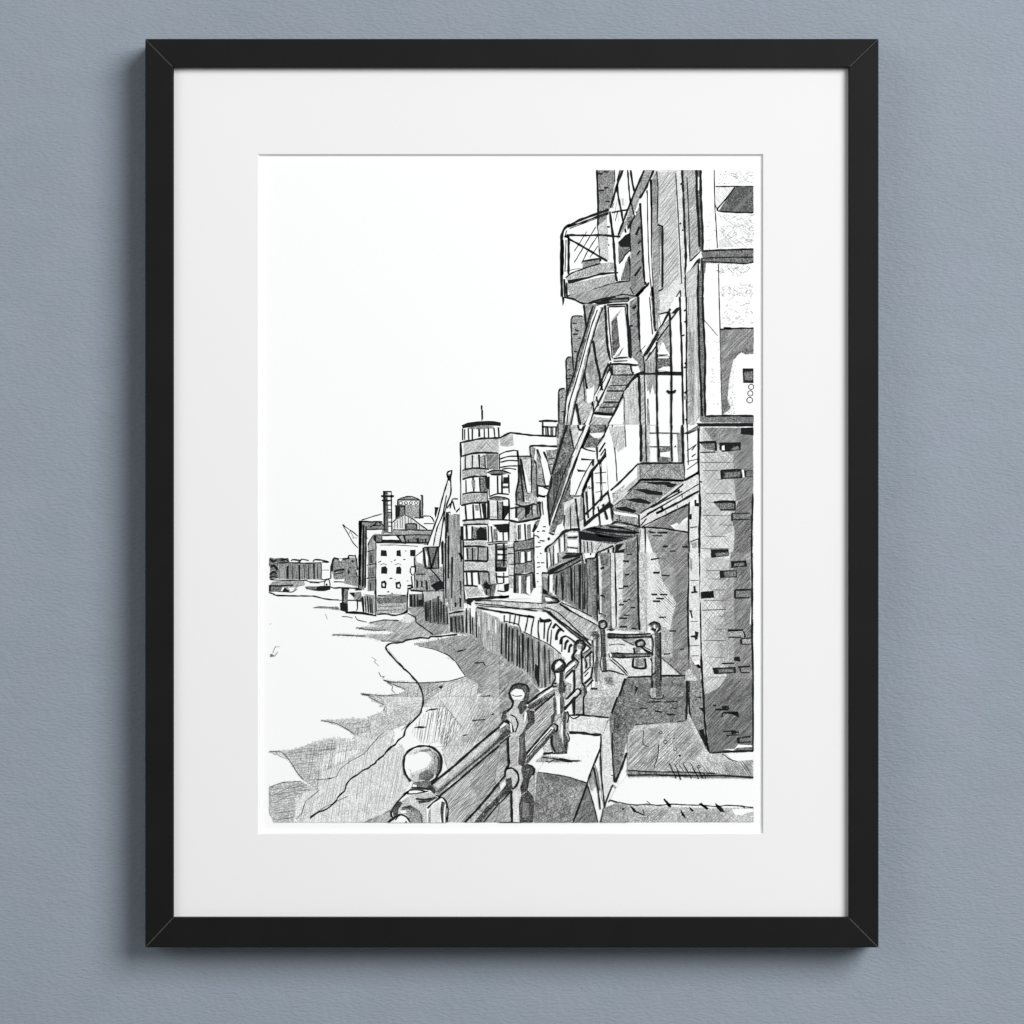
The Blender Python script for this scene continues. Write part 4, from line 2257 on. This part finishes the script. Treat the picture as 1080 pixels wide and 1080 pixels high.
n8 230,0 285,0 285,80 240,120
k18 205,0 210,90 235,140 285,80
n3 195,60 285,60 300,118 290,146 200,146 186,118
n7 235,60 285,60 296,118 285,140 240,140
k12 186,116 200,148 245,152 290,148 302,116
@drawn_railing_post
o 527 620
n4 640,560 700,560 710,800 735,830 730,890 700,940 710,1080 630,1080 640,960 620,900 630,700
n2 640,620 680,600 680,1060 640,1060
n8 625,480 650,440 690,435 720,470 718,510 690,540 690,500 700,480 680,465 660,480 650,530 640,550 618,590
n4 665,480 700,480 690,510 665,510
k24 635,480 660,445 700,445 718,480 715,510 695,530
k26 650,520 625,560 618,590 640,600
k22 695,530 690,570 710,590
k20 690,580 695,800
k20 630,700 632,840 620,900 630,1080
k20 695,800 720,840 730,880 705,940 710,1080
n8 705,850 735,830 735,890 712,920
k26 632,690 630,780
o 527 735
f3 640,0 700,0 705,150 650,150
k20 630,20 632,150
k20 705,0 705,150
k24 640,150 720,155
@drawn_far_rail
o 527 620
n4 700,560 770,500 780,540 720,600
k16 705,555 775,505
k22 720,590 780,535
n2 720,600 760,590 740,680 730,690
k18 720,595 735,640 730,680
k16 710,720 765,665
k14 720,745 750,710
k24 715,810 780,750
k20 740,830 790,775
k8 760,560 765,660
@drawn_top_rail
o 527 620
n4 545,680 640,600 660,640 545,770
w 550,690 630,620 640,640 550,720
k18 540,690 590,630 640,600
k16 640,600 665,630 640,680
k20 545,770 620,690
k14 560,720 640,650
n4 230,970 450,820 490,850 300,1010
w 260,975 440,840 460,850 290,970
k20 230,980 340,890 450,825 490,815
n8 290,1005 390,930 490,860 490,885 330,1000 295,1020
n8 232,995 280,965 300,985 270,1020 240,1015
k14 300,1035 400,950 490,880
k12 300,1040 320,1010 380,960
@drawn_bottom_rail
o 527 620
n1 555,950 660,845 690,870 545,1030
k16 560,940 610,885 660,848
k20 660,848 685,870 670,900
k20 545,1030 620,950 685,885
k12 570,940 640,870
n8 545,1010 560,990 640,920 660,900 560,1020
n3 560,790 610,810 600,880 560,930
o 527 735
k24 545,100 600,45 640,0
k12 560,20 590,0
@drawn_railing_post
o 527 620
n3 460,700 545,700 560,860 530,1080 460,1080 470,900 450,800
n8 440,660 470,610 520,600 555,640 550,690 510,720 470,715 480,690 520,650 500,620 470,650 470,690
w 470,650 500,615 530,640 500,670 470,685
n8 480,690 535,655 545,680 520,715 490,715
k22 445,660 470,615 520,605 550,640 545,690 500,715 455,700 442,660
k16 460,710 470,760 455,800 480,810
n8 505,715 540,710 540,780 560,830 550,880 530,890 545,1000 540,1080 510,1080 520,920 495,860
w 475,720 505,720 500,800 480,800
n1 475,920 505,900 510,1080 480,1080
k22 470,930 475,1080
n8 525,770 555,830 540,875 520,850
k14 450,800 450,830 485,830
o 527 735
n3 455,0 550,0 540,120 590,200 580,440 560,470 450,470 430,400 440,200 470,130
n8 455,0 475,0 480,140 440,200 435,160 460,130
n8 505,0 545,0 540,100 520,160 505,120
w 485,0 505,0 510,140 485,150
n5 460,200 520,150 540,170 490,290 460,240
n2 470,220 500,180 520,180 500,280
n8 540,120 565,130 560,200 555,300 580,380 570,460 540,440 530,260
k14 570,120 585,160 570,220
k12 570,300 590,350 580,380
n8 435,170 470,150 460,200 440,230
n6 440,300 490,280 520,360 560,460 460,470 435,420
v6 440,330 480,300 500,400 470,450
k22 440,310 440,400 470,465
n8 470,465 570,455 570,478 480,482
w 520,240 535,240 530,330 515,300
@drawn_bottom_rail
o 527 735
n4 225,480 440,230 470,250 470,290 240,540
w 235,480 430,250 455,265 240,500
k18 220,490 330,360 445,228
n8 220,555 300,450 400,340 465,260 475,290 390,390 290,500 240,560
k14 445,225 490,240 485,290
k16 470,230 490,250 475,300
k10 230,510 330,390 440,270
@drawn_top_rail
o 527 735
n5 220,80 400,-30 440,-10 300,100
k16 215,60 320,0
n8 235,70 290,50 390,-5 410,10 300,90 250,100
k16 300,110 440,-10
w 225,70 240,62 240,85
@drawn_bottom_rail
o 527 735
f4 0,700 45,660 110,760 0,900
n2 0,740 50,690 50,760 0,800
k22 0,715 45,665
n8 0,810 60,730 110,770 90,800 0,870
k16 0,900 100,790
w 5,755 40,715 45,735 10,790
o 392 735
v5 790,1060 930,880 1080,720 1080,880 930,1060
n3 800,1060 1040,800 1080,780 1080,820 880,1060
k22 785,1060 880,960 1000,820 1080,720
n8 860,1060 960,940 1080,820 1080,880 1000,960 920,1060
k14 945,1060 1080,890
@drawn_railing_post
o 527 620
n1 75,870 230,830 230,960 120,1080 60,1080 110,980
n8 80,890 110,830 170,808 230,820 255,880 245,940 215,990 180,1060 150,1040 150,970 200,930 210,890 180,860 130,850 95,880
w 95,890 130,850 190,860 210,900 190,940 120,940
k18 80,890 110,825 170,810 230,825 250,880
k22 80,885 100,940 120,960
k16 100,940 120,1000 60,1040 30,1070
k8 100,900 130,915 190,910
o 527 735
n2 120,30 200,20 160,130 230,250 200,600 250,780 170,860 170,1060 105,1060 100,790 50,650 90,560 70,330 60,190
k20 85,0 115,40 100,90 50,130 30,170
n8 15,180 30,120 60,110 55,170 35,210
n8 145,90 175,40 230,0 210,60 230,90 190,140
n2 60,190 110,140 190,150 200,240 130,310 90,260
k14 90,150 130,170 155,230 130,300
k22 55,190 100,240 115,300
k16 40,200 90,250 100,310
n8 230,110 295,120 295,220 220,290 215,400 225,470 215,560 195,590 155,570 165,430 160,330 195,300 240,210
w 210,130 230,130 220,200 200,220
n6 170,340 190,330 200,420 180,560
f3 90,330 155,330 150,580 100,600 90,560
h45,18,5 90,330 155,330 150,580 100,600
k24 70,340 72,450 80,570
k22 80,570 50,620 45,670
k20 55,610 100,600 150,640 160,700 140,750 105,780
n2 60,620 110,610 150,660 140,730 110,760 100,690
n8 190,580 240,565 290,590 295,630 250,700 235,790 180,830 170,770 195,690 180,620
n8 240,790 280,830 295,900 280,1060 170,1060 160,920 185,830
n6 200,880 250,900 240,1020 190,1020
n6 215,610 260,600 240,660
k18 260,575 295,610 280,660
k22 100,790 100,900 105,1060
n1 115,800 160,790 160,1060 115,1060
k14 0,1060 110,1058
n8 55,690 100,680 110,770 90,790 60,740
k10 30,1058 200,1062
@drawn_top_rail
o 527 735
n5 0,255 50,215 95,250 95,310 0,370
w 0,260 40,215 60,230 0,270
k22 0,240 40,205
n8 0,330 60,270 95,290 80,320 0,375
k16 0,400 90,325
w 85,215 100,230 105,300 95,300
o 392 735
v4 500,740 1080,250 1080,420 580,840 540,800
n2 520,745 1040,300 1080,290 1080,320 560,770
n8 540,800 700,670 860,540 980,440 1080,330 1080,380 960,480 800,610 660,730 570,810
w 640,760 800,640 920,530 915,545 800,650 660,770
k22 500,740 700,580 900,400 1080,250
k20 575,835 720,715 900,560 1080,410
w 600,680 640,650 650,655 610,690
w 860,460 900,440 880,465
w 1030,310 1050,300 1030,325
@drawn_ball_finial_post
o 392 735
w 240,840 330,780 500,790 600,860 640,920 640,1060 150,1060 180,950
n2 250,880 330,830 540,800 540,850 460,930 470,1060 180,1060 190,930
d 430,565 160
w 310,445 420,422 520,440 575,520 575,610 530,690 460,725 380,720 310,680 282,600 285,510
n1 300,470 420,422 520,440 575,520 575,610 530,690 460,725 380,720 310,680 330,640 400,620 460,590 500,540 490,490 440,460 380,460 320,500
n2 350,470 420,440 500,428 560,470 580,560 560,640 500,705 430,722 350,700 340,660 395,640 450,600 500,570 510,510 470,470 410,462 360,490
n2 400,450 500,430 565,480 582,560 560,640 500,702 430,718 370,690 370,660 420,630 480,590 512,550 515,505 480,465 430,455
n4 500,450 550,500 565,560 550,630 500,680 440,690 400,670 430,630 490,600 525,560 525,510
n4 520,450 570,500 582,570 560,640 530,660 545,600 545,530
n5 430,640 500,610 530,620 500,680 430,700 390,690
n7 532,462 572,510 590,570 574,632 536,684 552,620 558,560 550,505
n6 400,650 470,615 515,640 480,700 400,700
n7 430,690 500,660 530,640 520,680 470,715
n6 395,462 430,444 490,438 505,458 430,462
k12 505,430 560,470 582,530 585,590
s50,10 480,460 560,500 570,620 480,700 380,700 420,640 510,580
s30,10 310,600 360,660 400,640 340,690
k20 330,715 285,650 270,580 280,500 320,450 380,420 460,415 530,435 580,490 592,550 580,620 540,690 500,720
k8 485,405 495,420
n6 350,720 490,700 510,770 350,760
w 350,735 380,745 380,765 345,765
n8 460,760 510,740 545,800 530,820 490,790
k16 335,765 420,770 500,780
k14 320,785 400,785 460,800
k16 330,780 290,815 240,860 190,930 165,980 180,1030
k12 300,820 380,815 480,795
k24 270,825 310,800
n8 205,900 240,880 260,900 225,950 220,1000 185,1015 175,960
k8 160,960 165,1010 180,1030
n8 390,880 440,870 540,840 560,850 480,890 400,900
k16 370,860 440,865 500,855
k18 580,850 520,890 470,940
k16 560,845 600,850 630,890 645,960 635,1060
k18 540,830 580,845
n8 590,880 620,890 610,940 605,990 610,1060 590,1060 578,940
k12 630,920 625,1060
n1 490,930 580,880 575,1060 490,1060
n5 480,960 500,940 500,1060 480,1060
n6 250,930 330,910 400,960 430,1000 430,1060 360,1060 370,990 310,950 250,960
n8 255,935 320,915 370,940 300,940
n4 340,960 400,970 420,1060 370,1060
w 230,1060 180,1060 240,990 290,1000 320,1060
k24 140,1060 190,1020 245,992
k18 245,992 290,1010 330,1060
k14 230,1000 200,1040
n4 260,960 330,960 380,1050 335,1060 300,1000
w 240,960 280,955 300,975 250,985
d 290,1055 8
'''

CX0, CX1, CY0, CY1 = 283.5, 795.3, 179.3, 867.6
LAYER = 3.0e-6
CELL = 4.0


def catmull(pts, closed=False):
    n = len(pts)
    if n < 3:
        return list(pts)
    out = []
    for i in range(n - 1):
        p0 = pts[max(i - 1, 0)]
        p1, p2 = pts[i], pts[i + 1]
        p3 = pts[min(i + 2, n - 1)]
        L = math.hypot(p2[0] - p1[0], p2[1] - p1[1])
        k = max(2, min(8, int(L / 2.5)))
        t_ = 0.38
        # keep tangents in proportion to the span so corners do not loop
        l0 = math.hypot(p1[0] - p0[0], p1[1] - p0[1]) + 1e-6
        l2 = math.hypot(p3[0] - p2[0], p3[1] - p2[1]) + 1e-6
        s1 = min(1.0, 2 * L / (L + l0))
        s2 = min(1.0, 2 * L / (L + l2))
        m1 = ((p2[0] - p0[0]) * t_ * s1, (p2[1] - p0[1]) * t_ * s1)
        m2 = ((p3[0] - p1[0]) * t_ * s2, (p3[1] - p1[1]) * t_ * s2)
        for j in range(k):
            t = j / k
            h0 = 2 * t ** 3 - 3 * t * t + 1
            h1 = t ** 3 - 2 * t * t + t
            h2 = -2 * t ** 3 + 3 * t * t
            h3 = t ** 3 - t * t
            out.append((h0 * p1[0] + h1 * m1[0] + h2 * p2[0] + h3 * m2[0],
                        h0 * p1[1] + h1 * m1[1] + h2 * p2[1] + h3 * m2[1]))
    out.append(pts[-1])
    return out


def clampxy(p):
    return (min(max(p[0], CX0), CX1), min(max(p[1], CY0), CY1))


class Subject:
    def __init__(self, name):
        self.name = name
        self.v, self.f, self.mi, self.mats = [], [], [], []

    def slot(self, mat):
        if mat not in self.mats:
            self.mats.append(mat)
        return self.mats.index(mat)

    def add(self, pts, faces, mat, d):
        b0 = len(self.v)
        s = self.slot(mat)
        for p in pts:
            x, y = clampxy(p)
            self.v.append(P(x, y, d))
        for f in faces:
            self.f.append(tuple(b0 + i for i in f))
            self.mi.append(s)

    def stroke(self, pts, w, mat, d, taper=0.82, wob=0.12, smooth=True):
        if len(pts) == 2:
            (x0, y0), (x1, y1) = pts
            L = math.hypot(x1 - x0, y1 - y0)
            k = max(1, int(L / 7))
            pts = [(x0 + (x1 - x0) * i / k, y0 + (y1 - y0) * i / k) for i in range(k + 1)]
        elif smooth:
            pts = catmull(pts)
        n = len(pts)
        L, R = [], []
        ph = rng.random() * 6.28
        for i, p in enumerate(pts):
            a = pts[max(i - 1, 0)]
            b = pts[min(i + 1, n - 1)]
            dx, dy = b[0] - a[0], b[1] - a[1]
            l = math.hypot(dx, dy) or 1.0
            nx, ny = -dy / l, dx / l
            e = min(i, n - 1 - i)
            hw = w / 2 * (taper if e == 0 else 1.0) * (1 + 0.16 * math.sin(ph + i * 1.3) + rng.uniform(-0.1, 0.1))
            o = rng.uniform(-wob, wob) if 0 < i < n - 1 else 0
            L.append((p[0] + nx * (hw + o), p[1] + ny * (hw + o)))
            R.append((p[0] - nx * (hw - o), p[1] - ny * (hw - o)))
        fs = [(i, i + 1, n + i + 1, n + i) for i in range(n - 1)]
        self.add(L + R, fs, mat, d)

    def fill(self, pts, mat, d, wob=0.12):
        q = []
        n = len(pts)
        for i in range(n):
            a, b = pts[i], pts[(i + 1) % n]
            L = math.hypot(b[0] - a[0], b[1] - a[1])
            k = max(1, int(L / 4))
            for j in range(k):
                t = j / k
                q.append((a[0] + (b[0] - a[0]) * t + rng.uniform(-wob, wob),
                          a[1] + (b[1] - a[1]) * t + rng.uniform(-wob, wob)))
        tri = tessellate_polygon([[Vector((x, y, 0)) for x, y in q]])
        fs = []
        for t in tri:
            (ax, ay), (bx, by), (cx, cy) = (q[i] for i in t)
            s = (bx - ax) * (cy - ay) - (by - ay) * (cx - ax)
            fs.append(tuple(t) if s < 0 else tuple(reversed(t)))
        self.add(q, fs, mat, d)

    def build(self, parent):
        me = bpy.data.meshes.new(self.name)
        me.from_pydata(self.v, [], self.f)
        for m_ in self.mats:
            me.materials.append(m_)
        me.polygons.foreach_set('material_index', self.mi)
        me.update()
        o = link(self.name, me, parent)
        return o


def inside(p, poly):
    x, y = p
    c = False
    j = len(poly) - 1
    for i in range(len(poly)):
        xi, yi = poly[i]
        xj, yj = poly[j]
        if (yi > y) != (yj > y) and x < (xj - xi) * (y - yi) / (yj - yi) + xi:
            c = not c
        j = i
    return c


def hatch_lines(poly, ang, gap):
    a = math.radians(ang)
    ux, uy = math.cos(a), -math.sin(a)
    nx, ny = -uy, ux
    ts = [p[0] * nx + p[1] * ny for p in poly]
    t = min(ts) + gap * rng.random()
    segs = []
    while t < max(ts):
        hits = []
        for i in range(len(poly)):
            p, q = poly[i], poly[(i + 1) % len(poly)]
            d0 = p[0] * nx + p[1] * ny - t
            d1 = q[0] * nx + q[1] * ny - t
            if (d0 > 0) != (d1 > 0):
                k = d0 / (d0 - d1)
                x, y = p[0] + (q[0] - p[0]) * k, p[1] + (q[1] - p[1]) * k
                hits.append(x * ux + y * uy)
        hits.sort()
        for i in range(0, len(hits) - 1, 2):
            s0, s1 = hits[i], hits[i + 1]
            j = gap * 0.12
            tt = t + rng.uniform(-j, j)
            t2 = t + rng.uniform(-2.5 * j, 2.5 * j)
            s0 += rng.uniform(-0.3, 0.8)
            s1 += rng.uniform(-0.8, 0.3)
            if s1 - s0 < 0.8:
                continue
            # pencil lifts now and then
            L = s1 - s0
            if L > 12 and rng.random() < 0.75:
                m0 = s0 + L * rng.uniform(0.2, 0.55)
                m1 = m0 + L * rng.uniform(0.1, 0.35)
                parts = [(s0, m0), (m0 + rng.uniform(0.4, 1.6), m1), (m1 + rng.uniform(0.6, 2.2), s1)]
            else:
                parts = [(s0, s1)]
            for (e0, e1) in parts:
                if e1 - e0 < 0.6:
                    continue
                segs.append(((ux * e0 + nx * tt, uy * e0 + ny * tt), (ux * e1 + nx * t2, uy * e1 + ny * t2)))
        t += gap * rng.uniform(0.6, 1.4)
    return segs


class Stack:
    """keeps the film of marks as thin as it can be: a mark lies only just above the marks it crosses"""
    def __init__(self):
        self.top = {}
        self.high = 0

    def cells_line(self, pts, r):
        out = set()
        for a, b in zip(pts, pts[1:]):
            L = math.hypot(b[0] - a[0], b[1] - a[1])
            k = max(1, int(L / 2))
            for i in range(k + 1):
                x = a[0] + (b[0] - a[0]) * i / k
                y = a[1] + (b[1] - a[1]) * i / k
                for dx in (-r, r):
                    for dy in (-r, r):
                        out.add((int((x + dx) // CELL), int((y + dy) // CELL)))
        return out

    def cells_poly(self, pts):
        out = self.cells_line(list(pts) + [pts[0]], 1.0)
        x0, x1 = min(p[0] for p in pts), max(p[0] for p in pts)
        y0, y1 = min(p[1] for p in pts), max(p[1] for p in pts)
        for cx in range(int(x0 // CELL), int(x1 // CELL) + 1):
            for cy in range(int(y0 // CELL), int(y1 // CELL) + 1):
                if (cx, cy) not in out and inside(((cx + 0.5) * CELL, (cy + 0.5) * CELL), pts):
                    out.add((cx, cy))
        return out

    def place(self, cells, ink):
        lev = 1
        for c in cells:
            l, was = self.top.get(c, (0, False))
            lev = max(lev, l + (0 if (ink and was) else 1))
        for c in cells:
            self.top[c] = (lev, ink)
        self.high = max(self.high, lev)
        return D_PAPER + 0.00002 + lev * LAYER


SKETCHY = ('drawn_mudflat', 'drawn_shore_slope', 'drawn_brick_pier', 'drawn_arcade', 'drawn_stone_facade',
           'drawn_riverside_kerb', 'drawn_lower_wall', 'drawn_river_path', 'drawn_main_wall', 'drawn_walkway')


def feather(sub, pts, style, tone, d):
    """loose pencil ends that break up the edge of a shaded patch"""
    base = {'f': 0.8, 'g': 2.35, 'v': 1.5, 'n': 0.5}[style]
    mat = M['fleck'] if tone <= 3 else M['soft']
    for i in range(len(pts)):
        a, b = pts[i], pts[(i + 1) % len(pts)]
        L = math.hypot(b[0] - a[0], b[1] - a[1])
        n = int(L / (2.3 if tone <= 3 else 1.7))
        for k in range(n):
            u = (k + rng.random()) / n
            x, y = a[0] + (b[0] - a[0]) * u, a[1] + (b[1] - a[1]) * u
            ang = base + rng.uniform(-0.25, 0.25) + (rng.choice((0, 1.6)) if style == 'n' else 0)
            h0, h1 = rng.uniform(0.6, 2.6), rng.uniform(0.6, 2.6)
            ca, sa = math.cos(ang), -math.sin(ang)
            sub.stroke([(x - ca * h0, y - sa * h0), (x + ca * h1, y + sa * h1)], rng.uniform(0.35, 0.6), mat, d, 0.5)


def build_drawing():
    st = Stack()
    cur = None
    ox = oy = 0.0
    subjects = []
    for line in DRAWING.strip().splitlines():
        line = line.strip()
        if not line:
            continue
        if line[0] == '@':
            cur = Subject(line[1:].split()[0])
            subjects.append(cur)
            continue
        head, *rest = line.split()
        c = head[0]
        if c == 'o':
            ox, oy = float(rest[0]), float(rest[1])
            continue
        pts, extra = [], []
        for r in rest:
            if ',' in r:
                x, y = r.split(',')
                pts.append((ox + float(x) / 8, oy + float(y) / 8))
            else:
                extra.append(float(r))
        if c == 'k':
            w = float(head[1:]) / 8
            d = st.place(st.cells_line(pts, w / 2 + 0.8), True)
            cur.stroke(pts, w * (0.9 if w > 1.4 else 1.0), M['lead'] if w < 0.9 else M['ink'], d)
        elif c in 'fgvn':
            tone = int(head[1:])
            d = st.place(st.cells_poly(pts), False)
            cur.fill(pts, tone_mat(c, tone), d, 0.3)
            if cur.name in SKETCHY and (2 if cur.name != 'drawn_mudflat' else 1) <= tone <= 6:
                d = st.place(st.cells_line(pts + pts[:1], 2.5), True)
                feather(cur, pts, c, tone, d)
        elif c == 'b':
            cur.fill(pts, M['ink'], st.place(st.cells_poly(pts), True), 0.22)
        elif c == 'w':
            cur.fill(pts, M['paper'], st.place(st.cells_poly(pts), False), 0.2)
        elif c == 'h':
            a, g, w = (float(t) for t in head[1:].split(','))
            d = st.place(st.cells_poly(pts), True)
            for s in hatch_lines(pts, a, g / 8):
                cur.stroke(list(s), max(w, 3.6) / 8, (M['soft'] if rng.random() < 0.5 else M['fleck']) if w < 3.5 else (M['lead'] if rng.random() < 0.72 else M['soft']), d, 0.4, 0.16)
        elif c == 's':
            n, sz = (float(t) for t in head[1:].split(','))
            d = st.place(st.cells_poly(pts), True)
            x0, x1 = min(p[0] for p in pts), max(p[0] for p in pts)
            y0, y1 = min(p[1] for p in pts), max(p[1] for p in pts)
            k = 0
            tries = 0
            while k < n and tries < 4000:
                tries += 1
                p = (rng.uniform(x0, x1), rng.uniform(y0, y1))
                if not inside(p, pts):
                    continue
                k += 1
                a = rng.choice((0.6, 0.9, 2.4, 2.7, 0.1)) + rng.uniform(-0.3, 0.3)
                L = sz / 8 * rng.uniform(0.4, 1.3)
                cur.stroke([p, (p[0] + L * math.cos(a), p[1] - L * math.sin(a))], rng.uniform(0.35, 0.8),
                           M['fleck'] if rng.random() < 0.7 else M['lead'], d, 0.5)
        elif c == 'd':
            r = extra[0] / 8
            cx, cy = pts[0]
            circ = [(cx + r * math.cos(i / 20 * 6.2832), cy + r * math.sin(i / 20 * 6.2832)) for i in range(21)]
            if r > 10:
                cur.fill(circ[:-1], M['paper'], st.place(st.cells_poly(circ[:-1]), False))
            elif r >= 1.5:
                cur.stroke(circ, 0.85, M['ink'], st.place(st.cells_line(circ, 1.5), True), 1.0, 0.08, False)
            else:
                cur.fill(circ[:-1], M['ink'], st.place(st.cells_line(circ, 1.5), True))
    print('marks deep', st.high, 'film mm', st.high * LAYER * 1000, 'subjects', len(subjects))
    for s in subjects:
        if s.f:
            s.build(sheet)


build_drawing()

# ------------------------------------------------------------------ light
w = bpy.data.worlds.new('World')
sc.world = w
w.use_nodes = True
bg = w.node_tree.nodes['Background']
bg.inputs[0].default_value = (0.95, 0.97, 1.0, 1)
bg.inputs[1].default_value = WORLD_S = 0.195


def lamp(name, loc, size, power, tint=(1, 1, 1)):
    l = bpy.data.lights.new(name, 'AREA')
    l.shape = 'DISK'
    l.size = size
    l.energy = power
    l.color = tint
    o = bpy.data.objects.new(name, l)
    col.objects.link(o)
    o.location = loc
    o.rotation_euler = (Vector((0, 0, 0)) - Vector(loc)).to_track_quat('-Z', 'Y').to_euler()
    return o


lamp('key_lamp', (2.0, -2.95, 1.4), 2.2, 158.0)
lamp('added_side_light', (-2.1, -2.7, 0.9), 2.2, 20.0)  # added light with no known source, shades the mount beside the left rail

# ------------------------------------------------------------------ camera
cam = bpy.data.cameras.new('camera')
cam.sensor_width = 36
cam.lens = 36 * DIST / (1080 * S)
cam.clip_end = 50
cam.clip_start = 0.1
co_ = bpy.data.objects.new('camera', cam)
col.objects.link(co_)
co_.location = (0, -DIST, 0)
co_.rotation_euler = (math.pi / 2, 0, 0)
sc.camera = co_

sc.view_settings.view_transform = 'Standard'
sc.view_settings.look = 'None'
sc.view_settings.exposure = 0
sc.view_settings.gamma = 1
sc.view_settings.use_curve_mapping = False
sc.render.resolution_x = 1024
sc.render.resolution_y = 1024
